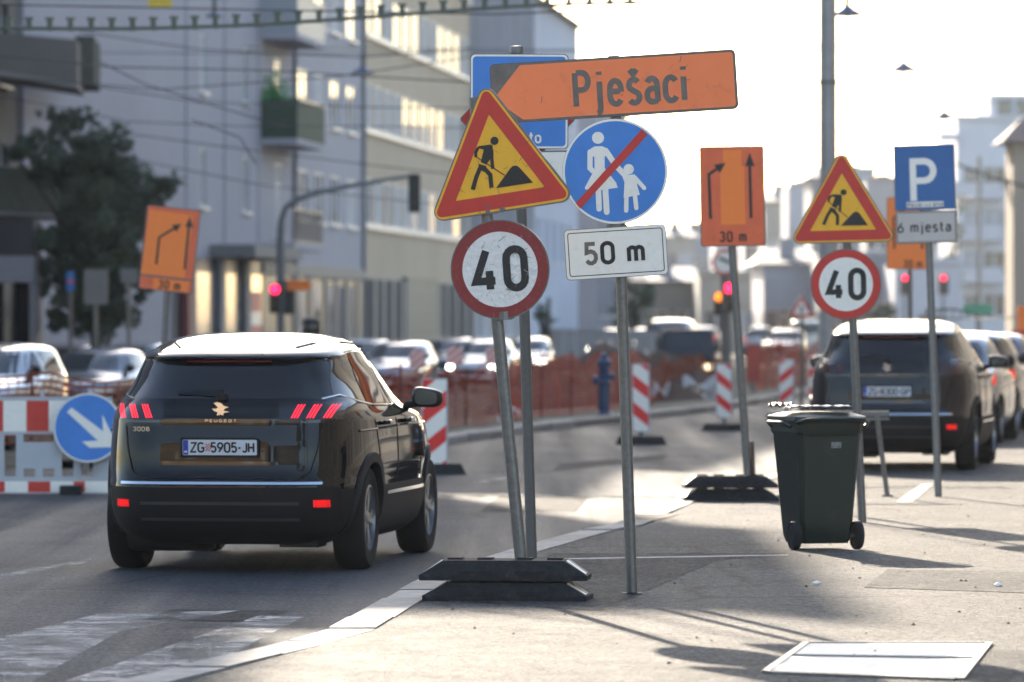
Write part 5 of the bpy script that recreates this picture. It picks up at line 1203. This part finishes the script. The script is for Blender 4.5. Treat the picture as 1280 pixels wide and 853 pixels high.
# ------------------------------------------------------------------ buildings
CL = {}
def box_mesh(key, x0, x1, y0, y1, z0, z1, m_):
    if key not in CL: CL[key] = MB().box(x0, x1, y0, y1, z0, z1).mesh(key.split('#')[0], m_)
    return CL[key]
framem = mat('window_frame_white', (.62, .62, .62), .5, 0, .05); sillm = mat('pale_sill', (.70, .70, .70), .4, 0, .05); wglass = mat('window_glass', (.05, .06, .08), .04, 0, 0, spec=.8); curt = mat('curtain', (.42, .42, .44), .8, 0, .2, 2)
def window(root, x, z, w_, h_, dep=.22, style=0, proud=False):
    k = '%.2f_%.2f_%.2f_%d' % (w_, h_, dep, style)
    if 'wf'+k not in CL:
        b = MB(); t = .07; y0, y1 = dep-.06, dep
        b.box(0, t, y0, y1, 0, h_); b.box(w_-t, w_, y0, y1, 0, h_); b.box(t, w_-t, y0, y1, 0, t); b.box(t, w_-t, y0, y1, h_-t, h_)
        if w_ > .8: b.box(w_/2-.05, w_/2+.05, y0+.003, y1, t, h_-t)
        if h_ > 1.9: b.box(t, w_-t, y0+.006, y1, h_*.70-.03, h_*.70+.03)
        CL['wf'+k] = b.mesh('window', framem)
        CL['wp'+k] = MB().box(t, w_-t, dep-.025, dep-.015, t, h_-t).mesh('pane', wglass if style != 2 else curt)
        CL['ws'+k] = MB().box(-.06, w_+.06, -.12, dep-.062, -.06, -.003).mesh('sill', sillm)
    o = link('window', CL['wf'+k], root, (x, 0, z)); link('pane', CL['wp'+k], o); link('sill', CL['ws'+k], o)
    return o
def building(name, label, ox, oy, ang, L_, dep, H_, wins, m_, z0=-.5, roof=None, parapet=.0, sidewins=None, wdep=.22, cat='building', style=0):
    """facade wall with real openings along local x; wins = list of (x, z, w, h)"""
    root = thing(name, label, cat, (ox, oy, z0), ang); b = MB()
    xs_ = sorted(set([0, L_]+[round(v, 3) for w_ in wins for v in (w_[0], w_[0]+w_[2])])); zs_ = sorted(set([0, H_]+[round(v, 3) for w_ in wins for v in (w_[1], w_[1]+w_[3])]))
    for a, c in zip(xs_, xs_[1:]):
        run = None
        for d, e in zip(zs_, zs_[1:]):
            mx, mz = (a+c)/2, (d+e)/2; hole = any(w_[0] < mx < w_[0]+w_[2] and w_[1] < mz < w_[1]+w_[3] for w_ in wins)
            if hole:
                if run: b.add([(a, 0, run[0]), (c, 0, run[0]), (c, 0, run[1]), (a, 0, run[1])], [(0, 1, 2, 3)]); run = None
            else: run = (run[0], e) if run else (d, e)
        if run: b.add([(a, 0, run[0]), (c, 0, run[0]), (c, 0, run[1]), (a, 0, run[1])], [(0, 1, 2, 3)])
    for x, z, w_, h_ in wins:
        b.add([(x, 0, z), (x+w_, 0, z), (x+w_, 0, z+h_), (x, 0, z+h_), (x, wdep, z), (x+w_, wdep, z), (x+w_, wdep, z+h_), (x, wdep, z+h_)], [(0, 1, 5, 4), (1, 2, 6, 5), (2, 3, 7, 6), (3, 0, 4, 7)])
    b.add([(0, 0, 0), (0, dep, 0), (0, dep, H_), (0, 0, H_), (L_, 0, 0), (L_, dep, 0), (L_, dep, H_), (L_, 0, H_)], [(0, 1, 2, 3), (5, 4, 7, 6), (1, 5, 6, 2), (3, 2, 6, 7)])
    me = bpy.data.meshes.new('wall'); me.from_pydata([tuple(v) for v in b.v], [], b.f); me.materials.append(m_); link('wall', me, root)
    for x, z, w_, h_ in wins: window(root, x, z, w_, h_, wdep, rnd.choice((0, 0, 2)))
    if roof:
        q = MB(); ov = .5; hh = roof[1]
        q.add([(-ov, -ov, H_+.003), (L_+ov, -ov, H_+.003), (L_+ov, dep+ov, H_+.003), (-ov, dep+ov, H_+.003), (.5, dep/2, H_+hh), (L_-.5, dep/2, H_+hh)], [(0, 1, 5, 4), (2, 3, 4, 5), (1, 2, 5), (3, 0, 4), (3, 2, 1, 0)])
        q.obj('roof', roof[0], root)
    else:
        q = MB(); q.box(-.15, L_+.15, -.25, .2, H_+.003, H_+.3); q.obj('cornice', m_, root)
    return root
fx, fy = .0969, .9953; fang = math.atan2(fy, fx)
def onface(px): d = 22.59/(.0969-(px-640)/F); return d
def xface(d): return -5.15+.0969*(d-180)
def U(px, d0): return (onface(px)-d0)/fy
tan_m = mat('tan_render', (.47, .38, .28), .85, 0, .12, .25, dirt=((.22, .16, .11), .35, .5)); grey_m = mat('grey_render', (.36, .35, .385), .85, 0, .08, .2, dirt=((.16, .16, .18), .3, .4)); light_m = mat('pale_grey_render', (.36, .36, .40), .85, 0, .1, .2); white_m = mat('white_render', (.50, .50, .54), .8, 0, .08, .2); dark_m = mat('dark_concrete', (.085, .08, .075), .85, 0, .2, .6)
shopdark = mat('shopfront_dark', (.05, .05, .055), .4, .2, .1); brown_m = mat('brown_grey_render', (.20, .175, .15), .85, 0, .12, .3)
Z0 = -.5
# grey main block: photo x 325..453
d0 = onface(325); d1 = onface(453); L_ = (d1-d0)/fy; wins = []
for px in (379, 399, 419, 439):
    u = U(px, d0); 
    for zs in (4.95, 8.15, 11.3, 14.5): wins.append((u-1.2, zs-Z0-.04, 2.3, 1.62))
for zs in (4.95, 8.15, 11.3): wins.append((U(348, d0)-.8, zs-Z0-.6, 1.5, 2.2))
gb = building('grey_block', 'light blue grey apartment block with four columns of windows and green balcony', xface(d0), d0, fang, L_, 12, 22, wins, grey_m, Z0, wdep=.07)
bal = mat('green_balcony_screen', (.035, .06, .035), .8, 0, .2, 3)
def balcony(root, x0, x1, z, h_, pr, mrail, name='balcony', slabm=grey_m, bars=False):
    q = MB(); q.box(x0, x1, -pr, -.003, z-.18, z); o = q.obj(name, slabm, root)
    if bars:
        q = MB(); q.box(x0, x1, -pr, -pr+.04, z+h_-.05, z+h_); q.box(x0, x1, -pr, -pr+.04, z+.05, z+.1)
        n = int((x1-x0)/.35)
        for i in range(n+1): x = x0+(x1-x0-.04)*i/n; q.box(x, x+.04, -pr+.003, -pr+.035, z+.1, z+h_-.05)
        q.obj('railing', mrail, o)
    else:
        q = MB(); q.box(x0, x1, -pr, -pr+.05, z+.003, z+h_); q.box(x0, x0+.05, -pr+.053, -.01, z+.003, z+h_); q.box(x1-.05, x1, -pr+.053, -.01, z+.003, z+h_); q.obj('screen', mrail, o)
        q = MB(); q.box(x0-.03, x1+.03, -pr-.03, -pr+.08, z+h_+.003, z+h_+.05); q.obj('hand_rail', galv, o)
    return o
ub0, ub1 = U(325, d0)+.2, U(362, d0)
balcony(gb, ub0, ub1, 7.2-Z0, 1.15, 1.1, bal); balcony(gb, ub0, ub1, 10.35-Z0, 1.1, 1.1, mat('glass_balcony', (.30, .32, .34), .5)); balcony(gb, ub0, ub1+.3, 4.05-Z0, 1.05, 1.0, darkpole, bars=True)
# shop front of the grey block
q = MB(); q.box(.1, L_-.05, -.12, -.004, 3.15-Z0, 3.5-Z0); q.obj('fascia', mat('fascia_grey', (.15, .15, .16), .6), gb)
q = MB(); q.box(.3, L_-.3, -.06, -.005, .1, 3.1-Z0); q.obj('shopfront', shopdark, gb)
for px in (365, 384, 404, 417, 430, 444):
    u = U(px, d0); q = MB(); q.box(u-.3, u+.3, -.11, -.062, .1, 3.1-Z0); q.obj('pilaster', mat('pilaster_grey', (.17, .17, .18), .6), gb)
for i, px in enumerate((374, 394, 411, 424, 437)):
    u = U(px, d0); q = MB(); q.box(u-.55, u+.55, -.075, -.063, .7, 2.9-Z0); q.obj('shop_window', mat('shop_glass', (.25, .24, .22), .08, .1, .5, .5) if i % 2 == 0 else wglass, gb)
# wing towards us: photo x 40..325
wd_ = .125; ang_w = math.atan2(1, wd_); xe, ye = xface(d0), d0
def wface(px): return (xe*-1+wd_*d0)*1/(wd_-(px-640)/F) if False else (wd_*d0-xe)/(wd_-(px-640)/F)
ds = wface(30); xs0 = xe-wd_*(d0-ds); sw_ = math.hypot(wd_, 1); Lw = (d0-ds)*sw_-.01
def UW(px): return (wface(px)-ds)*sw_
wins = []
for px, w_ in ((254, .9), (307, 1.1)):
    for zs, hh in ((4.93, 1.65), (8.15, 1.65), (11.35, 1.65)): wins.append((UW(px)-.5, zs-Z0, w_, hh))
for zs in (4.93, 8.15): wins.append((UW(268)-1.0, zs-Z0+9.9, .9, 1.6))
wg = building('grey_wing', 'long pale grey blank facade with slim windows left of the green balcony', xs0, ds, ang_w, Lw, 12, 24, wins, grey_m, Z0, wdep=.10)
for px in (232, 280, 322): q = MB(); u = UW(px); q.box(u, u+.25, -.04, -.004, 4.0, 23.9); q.obj('lesene', grey_m, wg)
q = MB(); q.box(UW(262), Lw-.05, -1.3, -.004, 3.55-Z0, 3.9-Z0); q.obj('canopy', mat('canopy_grey', (.18, .175, .17), .7), wg)
q = MB(); q.box(UW(215), Lw-.1, -.05, -.005, 0.1, 3.5-Z0); q.obj('shopfront', mat('shopfront_grey', (.08, .085, .10), .4, .1, .1), wg)
brightshop = mat('bright_shop_glass', (.36, .33, .28), .15, .1, .7, .6)
for px0, px1, mm, nm in ((238, 264, brightshop, 'shop_window'), (274, 298, brightshop, 'shop_window'), (306, 344, wglass, 'shop_window')):
    a = UW(px0); c = min(UW(px1), Lw-.2); q = MB(); q.box(a, c, -.09, -.055, .6, 3.1-Z0); o = q.obj(nm, mm, wg)
    if px0 == 306:
        for k, (z_0, z_1) in enumerate(((2.3, 2.9), (1.3, 1.9))):
            p_ = MB(); p_.box(a+.15, c-.15, -.10, -.093, z_0-Z0-.3, z_1-Z0-.3); p_.obj('red_poster', mat('poster_red', (.45, .06, .08), .5), o)
        p_ = MB(); p_.box(a+.15, c-.15, -.10, -.093, 1.61-Z0, 1.99-Z0); p_.obj('white_poster', white, o)
for px in (232, 269, 301): q = MB(); u = UW(px); q.box(u-.5, u+.35, -.25, -.1, .1, 3.5-Z0); q.obj('pillar', mat('pillar_dark', (.10, .11, .14), .6), wg)
q = MB(); u = UW(222); q.box(u, u+.8, -.3, -.1, .1, 3.2-Z0); q.obj('red_panel', mat('red_brown_panel', (.18, .03, .03), .6), wg)
# tan block: photo x 453..587
d0t = onface(453)+.05; d1t = onface(587); Lt = (d1t-d0t)/fy; wins = []
n = 12
for zs in (5.1, 8.42, 11.74, 15.0):
    for i in range(n): wins.append((.35+i*(Lt-.6)/n, zs-Z0, 2.25, 1.62))
for px in (366, 452): q = MB(); u = min(U(px, d0), L_-.2); q.tube([(u, -.08, .3), (u, -.08, 21.5)], .07, 8); q.obj('drainpipe', mat('drainpipe_grey', (.22, .22, .23), .6, 0), gb)
tb = building('tan_block', 'tan office block with continuous rows of white framed windows', xface(d0t), d0t, fang, Lt, 14, 22.5, wins, tan_m, Z0, wdep=.07)
for zs in (5.1, 8.42, 11.74, 15.0): q = MB(); q.box(.2, Lt-.2, -.14, -.125, zs-Z0-.16, zs-Z0-.07); q.obj('sill_band', sillm, tb)
q = MB(); q.box(.1, Lt-.1, -.05, -.005, .1, 3.15-Z0); q.obj('shopfront', shopdark, tb)
for px in (459, 470, 482, 494, 500, 541, 550, 562, 574, 583):
    u = U(px, d0t); q = MB(); q.box(u-.35, u+.35, -.3, -.052, .1, 3.2-Z0); q.obj('pillar', mat('pale_pillar', (.26, .24, .22), .7), tb)
q = MB(); q.box(U(501, d0t), U(540, d0t), -.25, -.053, .3, 3.35-Z0); q.obj('roller_shutter', mat('shutter_grey', (.17, .155, .12), .6, 0, .2, .3), tb)
for i in range(9): q = MB(); q.box(U(501, d0t)+.1, U(540, d0t)-.1, -.275, -.252, .5+i*.34, .5+i*.34+.28); q.obj('shutter_slat', mat('shutter_slat_grey', (.19, .175, .14), .6, 0, .1), tb)
# ribbed pale block 587..655 and blue grey block 655..735
da = onface(588); db_ = onface(655); La = (db_-da)/fy; wins = [(.8+i*2.6, z-Z0, 1.5, 2.0) for i in range(int(La/2.6)) for z in (1, 4.6, 8, 11.4, 14.8, 18.2)]
building('ribbed_block', 'pale grey block with upright ribs beyond the tan building', xface(da), da, fang, La, 14, 26, wins, light_m, Z0, wdep=.07)
rb_ = bpy.data.objects['ribbed_block']
for i in range(int(La/2.6)+1): q = MB(); x = .35+i*2.6; q.box(x, x+.25, -.45, -.004, 4, 25.8); q.obj('rib', light_m, rb_)
dc = onface(656); dd_ = onface(722); Lc = (dd_-dc)/fy; wins = [(2+i*4.2, z-Z0, 1.6, 2.0) for i in range(int(Lc/4.2)) for z in (4.6, 8, 11.4)]
building('gabled_block', 'pale blue grey house with sloping roof behind the blue sign', xface(dc), dc, fang, Lc, 12, 17.3, wins, mat('blue_grey_render', (.42, .46, .56), .85, 0, .08, .2), Z0, roof=(mat('slate_roof', (.12, .12, .13), .7), 3.0))
dg = onface(722)+12; building('dark_facade', 'darker narrow grey facade behind the gap between 40 sign and 50 m plate', xface(dg), dg, fang, 22, 12, 14, [(1+i*3.4, z-Z0, 1.6, 2.1) for i in range(6) for z in (2, 5.4, 8.8)], mat('mid_grey_render', (.24, .24, .27), .8, 0, .1, .3), Z0)
# blocks facing us in the far street
def front_block(label, px0, px1, ytop, D, m_, name='far_house', roof=None, cols=None, storey=3.1, ang=0, dep=14, wd=1.2, wh=1.5, z0=-.5, ybase=None):
    x0 = (px0-640)*D/F; x1 = (px1-640)*D/F; H_ = CZ-(ytop-YH)*D/F-z0; L_ = x1-x0; n = cols or max(1, int(L_/2.9)); wins = []
    k = int((H_-1)/storey)
    for i in range(n):
        for j in range(k): wins.append((L_*(i+.5)/n-wd/2, 1.1+j*storey, wd, wh))
    return building(name, label, x0, D, R(ang), L_, dep, H_, wins, m_, z0, roof)
slate = mat('grey_roof', (.16, .15, .15), .7, 0, .1); rtile = mat('roof_tile', (.22, .15, .12), .8, 0, .2)
front_block('grey house end just right of the near 40 sign, behind the poles', 690, 722, 300, 300, mat('warm_grey_render', (.22, .21, .22), .8, 0, .1, .3), dep=10)
front_block('cream narrow house seen below the 50 m plate', 722, 762, 330, 340, mat('cream_render', (.42, .36, .26), .8, 0, .1, .3), roof=(slate, 1.5))
front_block('low grey roofed house under the 50 m plate', 762, 800, 352, 330, brown_m, roof=(slate, 2.0))
conc = mat('hazy_grey_render', (.27, .27, .29), .85, 0, .12, .3); conc2 = mat('hazy_buff_render', (.34, .31, .27), .85, 0, .12, .3); wht2 = mat('hazy_white_render', (.42, .42, .45), .85, 0, .1, .3)
FB = [('very far hazy terrace closing the street, left part', 770, 900, 306, 700, conc, None), ('very far hazy terrace closing the street, middle part', 898, 1010, 284, 690, conc2, None), ('very far hazy terrace closing the street, right part', 1008, 1200, 262, 680, wht2, None),
      ('low wide hazy grey block just right of the 50 m pole', 780, 832, 318, 420, conc, None), ('hazy far buff house above the dark truck', 826, 868, 296, 520, conc2, slate), ('far grey block rising left of the orange lane sign', 862, 900, 282, 560, conc, None),
      ('far white block behind the orange lane sign, flat roofed', 894, 938, 292, 500, wht2, None), ('stepped white far house right of the orange lane sign', 932, 968, 268, 470, wht2, None), ('buff far house with shallow roof left of the triangle', 958, 994, 252, 440, conc2, slate),
      ('taller white far block touching the triangle left corner', 988, 1024, 232, 420, wht2, None), ('grey far block behind the thick pole', 1018, 1054, 222, 400, conc, slate), ('white far block between triangle and parking sign, upper', 1048, 1092, 214, 385, wht2, None), ('grey far block with roof terrace left of the parking sign', 1086, 1128, 226, 370, conc, None),
      ('low grey row in front of the far houses, centre', 800, 880, 352, 330, brown_m, slate), ('low buff row before the far houses behind the traffic light', 874, 960, 345, 320, conc2, None), ('low white row before the far houses left of the right 40 sign', 954, 1030, 330, 300, wht2, slate), ('low grey row behind the right 40 sign', 1024, 1120, 322, 290, conc, None)]
for lb, a, c, yt, D, m_, rf in FB:
    hb_ = front_block(lb, a, c, yt, D, m_, roof=(rf, 1.0) if rf else None, wd=1.55, wh=1.8, cols=max(2, int((c-a)*D/F/2.3)))
    Lx = (c-a)*D/F; Hh_ = CZ-(yt-YH)*D/F+.5
    for k in range(1, int(Hh_/3.1)):
        if rnd.random() < .55:
            x_ = rnd.choice((0, Lx*.5)); q = MB(); q.box(x_+.1, x_+Lx*.48, -1.0, -.003, 1.0+k*3.1-.9, 1.0+k*3.1-.75); q.box(x_+.1, x_+Lx*.48, -1.0, -.94, 1.0+k*3.1-.74, 1.0+k*3.1+.15); q.obj('balcony', m_, hb_)
    q = MB(); q.box(Lx*.3, Lx*.3+.9, 2, 3, Hh_+.003, Hh_+.5+(1 if rf else 0)); q.obj('chimney', conc, hb_)
front_block('white low building behind the parking sign pole', 1118, 1202, 330, 280, white_m, dep=10)
# white apartment block on the right with balconies
D = 340; ap = thing('white_apartments', 'tall white apartment block with stepped roof and balconies on the right', 'building', ((1197-640)*D/F, D, -.5))
bpy.data.objects.remove(ap)
x0 = (1196-640)*D/F; s0 = F/D; wins = []
for k, py in enumerate((224, 276, 329, 382)):
    z = CZ-(py-YH)/s0+.5
    for pxw, ww in ((1237, 1.5), (1268, 1.0), (1213, 1.0), (1296, 1.2)): wins.append(((pxw-8-1196)/s0, z-.75, ww, 1.5))
ap = building('white_apartments', 'tall white apartment block with stepped roof and balconies on the right', x0, D, 0, 7.5, 14, CZ-(150-YH)/s0+.5, wins, mat('clean_white_render', (.55, .56, .60), .8, 0, .06, .2), -.5, wdep=.3)
q = MB(); q.box(2.2, 7.5, .6, 10, CZ-(149-YH)/s0+.5, CZ-(117-YH)/s0+.5); o = q.obj('attic_storey', white_m, ap)
for pxw in (1248, 1272): p_ = MB(); p_.box((pxw-1196)/s0, (pxw-1196)/s0+.9, .55, .597, CZ-(146-YH)/s0+.5, CZ-(124-YH)/s0+.5); p_.obj('attic_window', wglass, o)
for k, py in enumerate((246, 298, 351)): balcony(ap, -.3, 2.9, CZ-(py-YH)/s0+.5, .9, 1.1, white_m, slabm=white_m)
q = MB(); q.box(-1.2, .0, -.8, 1.0, CZ-(175-YH)/s0+.5, CZ-(168-YH)/s0+.5); q.obj('roof_overhang', white_m, ap)
# nearer corner house at the right edge
D = 200; er = building('edge_house', 'brownish house corner with projecting eaves at the right edge', (1266-640)*D/F, D, 0, 6, 3, CZ-(178-YH)*D/F+.5, [(.9+i*1.9, 1.2+3.1*j, 1.1, 1.5) for i in range(3) for j in range(2)], mat('beige_render', (.33, .27, .21), .8, 0, .1, .3), -.5, roof=(rtile, 1.0))
# left foreground building with balconies
bl_x = (-2-640)*126/F
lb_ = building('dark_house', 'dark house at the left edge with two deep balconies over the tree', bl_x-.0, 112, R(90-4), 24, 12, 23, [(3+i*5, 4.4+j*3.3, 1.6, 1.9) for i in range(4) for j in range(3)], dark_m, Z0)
ivy = mat('dark_green_screen', (.03, .04, .026), .9, 0, .6, 5, bump=.05, bscale=12)
def hanging(label, px1, ytop, ymid, ybot, D, face_m, name):
    s_ = F/D; o = Vector(((px1-640)/s_, D, CZ-(ybot-YH)/s_)); X_ = -(px1+60)/s_
    root = link(name, None, lb_); root.matrix_world = Matrix.Translation((0, 0, 0))
    return o, X_, s_
lbm = lb_.matrix_basis.inverted()
def bal_part(name, m_, corners, parent=lb_):            # solid from 8 world corners
    b = MB(); b.add([lbm @ Vector(c) for c in corners], [(0, 1, 2, 3), (7, 6, 5, 4), (0, 4, 5, 1), (1, 5, 6, 2), (2, 6, 7, 3), (3, 7, 4, 0)]); return b.obj(name, m_, parent)
def bx8(px0, px1, y0a, y0b, y1a, y1b, Da, Db):           # front face between photo columns, top/bottom rows given at both ends
    a, c = P(px0, y1a, Da), P(px1, y1b, Db); d, e = P(px1, y0b, Db), P(px0, y0a, Da); k = Vector((-.2, 4.5, 0)); return [a, c, d, e, a+k, c+k, d+k, e+k]
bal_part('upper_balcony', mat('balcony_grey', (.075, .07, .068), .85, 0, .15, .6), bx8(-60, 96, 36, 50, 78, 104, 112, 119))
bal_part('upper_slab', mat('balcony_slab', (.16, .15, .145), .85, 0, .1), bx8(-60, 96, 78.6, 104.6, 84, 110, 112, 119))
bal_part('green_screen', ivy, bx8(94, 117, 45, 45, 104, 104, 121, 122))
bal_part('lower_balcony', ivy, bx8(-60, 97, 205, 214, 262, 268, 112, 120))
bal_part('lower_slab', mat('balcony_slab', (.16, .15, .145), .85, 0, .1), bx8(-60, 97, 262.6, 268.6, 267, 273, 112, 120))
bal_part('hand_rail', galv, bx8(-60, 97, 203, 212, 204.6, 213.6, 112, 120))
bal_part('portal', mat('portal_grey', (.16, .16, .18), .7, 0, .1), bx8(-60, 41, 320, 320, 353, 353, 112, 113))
bal_part('portal_column', mat('portal_grey', (.16, .16, .18), .7, 0, .1), bx8(37, 41, 354, 354, 470, 470, 112, 112.3))
bal_part('bright_column', mat('sandy_column', (.34, .28, .20), .8, 0, .3, 3), bx8(5, 14, 354, 354, 470, 470, 112, 112.3))
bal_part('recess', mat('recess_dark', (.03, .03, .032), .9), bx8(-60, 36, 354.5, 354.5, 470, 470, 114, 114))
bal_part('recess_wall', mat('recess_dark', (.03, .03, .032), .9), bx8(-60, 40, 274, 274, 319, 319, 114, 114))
# ------------------------------------------------------------------ trees
leafm = {}
def leaf_mat(name, c):
    m = mat(name, c, .6, 0, .35, .8); return m
def tree(name, label, loc, H_, clumps, leafc, n_leaf=9000, lsz=.12, seed=1, trunk_r=.14, crown_hint=None):
    r_ = random.Random(seed); root = thing(name, label, 'tree', loc); bark = mat('bark', (.05, .04, .03), .9, 0, .3, 6, bump=.02, bscale=20)
    b = MB(); z0_ = min(c[2]-c[3]*.3 for c in clumps); b.tube([(0, 0, -.2), (.03, .02, z0_*.5), (.0, .05, z0_), (.05, 0, H_*.75)], [trunk_r*1.3, trunk_r, trunk_r*.8, trunk_r*.25], 10)
    for cx, cy, cz, cr in clumps:
        st = Vector((0, 0, min(cz*.6, z0_+r_.uniform(0, .4)*(cz-z0_)))); e = Vector((cx, cy, cz)); mid = (st+e)/2+Vector((r_.uniform(-.2, .2), r_.uniform(-.2, .2), .15*cr)); b.tube([st, mid, e], [trunk_r*.45, trunk_r*.28, trunk_r*.08], 6)
    b.obj('trunk', bark, root, True)
    vs, fs, ms = [], [], []; tot = sum(c[3]**2 for c in clumps)
    for cx, cy, cz, cr in clumps:
        sub = [(Vector((r_.gauss(0, .5), r_.gauss(0, .5), r_.gauss(0, .42)))*cr, r_.uniform(.18, .40)*cr, r_.randrange(3)) for _ in range(14)]
        for _ in range(int(n_leaf*cr*cr/tot)):
            so_, sr, mi = r_.choice(sub); d = Vector((r_.gauss(0, 1), r_.gauss(0, 1), r_.gauss(0, 1))).normalized()*sr*r_.uniform(.3, 1.0)**.6
            p = Vector((cx, cy, cz))+so_+d; a = Vector((r_.gauss(0, 1), r_.gauss(0, 1), r_.gauss(0, 1))).normalized(); c = a.orthogonal().normalized(); s_ = lsz*r_.uniform(.6, 1.3)
            k = len(vs); vs += [p-a*s_, p+c*s_*.5, p+a*s_, p-c*s_*.5]; fs.append((k, k+1, k+2, k+3)); ms.append(mi)
    me = bpy.data.meshes.new('crown'); me.from_pydata([tuple(v) for v in vs], [], fs)
    for k, f in enumerate((.75, 1.0, 1.35)): me.materials.append(mat('leaf_%s_%d' % (name+str(seed), k), tuple(c*f for c in leafc), .55, 0, .3, 1.5))
    me.polygons.foreach_set('material_index', ms); link('crown', me, root); return root
D = 116; s_ = F/D; cxp = 118
def ck(px, py, r, dy=0): return ((px-cxp)/s_, dy, CZ-(py-YH)/s_+.5, r)
cl = [ck(78, 165, .48), ck(55, 190, .62), ck(95, 195, .7, .4), ck(120, 205, .75, -.3), ck(140, 190, .55), ck(150, 215, .62, .3), ck(80, 225, .66), ck(45, 212, .36), ck(115, 245, .75), ck(150, 250, .8, .2), ck(175, 262, .55), ck(190, 240, .36), ck(207, 228, .26), ck(160, 290, .85), ck(125, 300, .95, -.4), ck(95, 290, .9, .3), ck(150, 335, .85), ck(115, 350, .85), ck(90, 340, .7), ck(75, 145, .28), ck(92, 142, .2), ck(130, 168, .3), ck(160, 370, .7), ck(120, 390, .8), ck(90, 380, .7), ck(60, 300, .6), ck(60, 350, .6), ck(175, 320, .5), ck(198, 236, .3), ck(214, 232, .2), ck(222, 226, .13), ck(182, 246, .4), ck(30, 178, .3), ck(20, 190, .2), ck(112, 150, .22)]
tree('street_tree', 'dark leafy tree before the grey facade on the left, under the balconies', ((cxp-640)/s_, D, -.5), 6.4, cl, (.045, .06, .032), 38000, .065, 3)
def rtree(label, px, py_top, D, wpx, seed, leafc=(.05, .07, .03), n=5000, z0=-.3, name='distant_tree'):
    s_ = F/D; H_ = CZ-(py_top-YH)/s_-z0; w_ = wpx/s_; r_ = random.Random(seed); cl = []
    for _ in range(12): a = r_.uniform(0, 6.28); q = r_.uniform(0, .6)**.5; zz = r_.uniform(.35, .92); cl.append((math.cos(a)*q*w_*.42, math.sin(a)*q*w_*.42, H_*zz, w_*.2*r_.uniform(.7, 1.2)))
    return tree(name, label, ((px-640)/s_, D, z0), H_, cl, leafc, n, w_*.035, seed)
rtree('dark round tree below the 50 m plate beside its pole', 792, 345, 260, 56, 11)
rtree('small tree right of the near 40 sign pole', 680, 365, 200, 34, 12)
rtree('hazy green tree at the foot of the far houses behind the traffic light', 862, 372, 420, 60, 13)
rtree('green roof terrace tree left of the white apartment block', 1192, 232, 330, 40, 14, (.08, .11, .04), 3000)
rtree('small tree behind the far parked cars at the right', 1105, 372, 230, 50, 15)
tp_ = thing('potted_plant', 'bright green plant standing on the green balcony', 'plant', P(342, 128, 156)); b = MB(); r_ = random.Random(5)
for _ in range(160):
    d = Vector((r_.gauss(0, .22), r_.gauss(0, .22), abs(r_.gauss(.1, .3)))); a = Vector((r_.gauss(0, 1), r_.gauss(0, 1), 1)).normalized()*.14; c = a.orthogonal().normalized()*.05; b.add([d-a, d+c, d+a, d-c], [(0, 1, 2, 3)])
b.obj('foliage', mat('bright_plant', (.05, .22, .06), .6), tp_); b = MB(); b.lathe([(0, -.25), (.14, -.25), (.18, 0), (0, 0)], n=12); b.obj('pot', dark_m, tp_)
for lb, x, y, L_, H_ in (('added tall grey house block, unseen left of the frame, set to shade the pavement', -9.5, 81, 12, 20), ('added tall grey house block nearer the camera, unseen, set to shade the road', -12.1, 58, 20, 19)):
    building('unseen_shade_house', lb, x, y, R(90), L_, 14, H_, [(1.5+i*3.2, 1.5+j*3.2, 1.3, 1.8) for i in range(int(L_/3.4)) for j in range(5)], grey_m, -.5)  # unseen houses added left of view so their shade crosses pavement and road
# ------------------------------------------------------------------ buildings around the camera, seen in the car paint
for i, (lb, x, y, ang, L_, H_, m_) in enumerate((('grey street house behind the camera, mirrored in the cars', 16, -30, R(180), 30, 17, mat('rear_house_grey', (.09, .09, .09), .8)), ('tan street house behind the camera to the left', -14.5, -18, R(176), 22, 16, mat('rear_house_tan', (.20, .14, .08), .8)), ('house front along the right pavement, outside the photo', 19.5, 150, R(-88), 132, 16, mat('right_house_beige', (.38, .33, .27), .8)))):
    wins = [(1.2+k*3, 1.2+j*3.3, 1.3, 1.9) for k in range(int(L_/3)-0) for j in range(4) if 1.2+k*3+1.3 < L_]
    building('street_house', lb, x, y, ang, L_, 10, H_, wins, m_, -.2)
# ------------------------------------------------------------------ haze over the whole street
hz = MB(); hz.box(-400, 400, -60, 900, -1.6, 75)
hm = bpy.data.materials.new('haze'); hm.use_nodes = True; hn = hm.node_tree.nodes; hn.remove(hn['Principled BSDF'])
pv_ = hn.new('ShaderNodeVolumePrincipled'); pv_.inputs['Color'].default_value = (.86, .90, 1, 1); pv_.inputs['Density'].default_value = .00013; pv_.inputs['Anisotropy'].default_value = .2
hm.node_tree.links.new(pv_.outputs[0], hn['Material Output'].inputs['Volume'])
tag(hz.obj('haze', hm), kind='stuff')
sc.cycles.volume_step_rate = 4
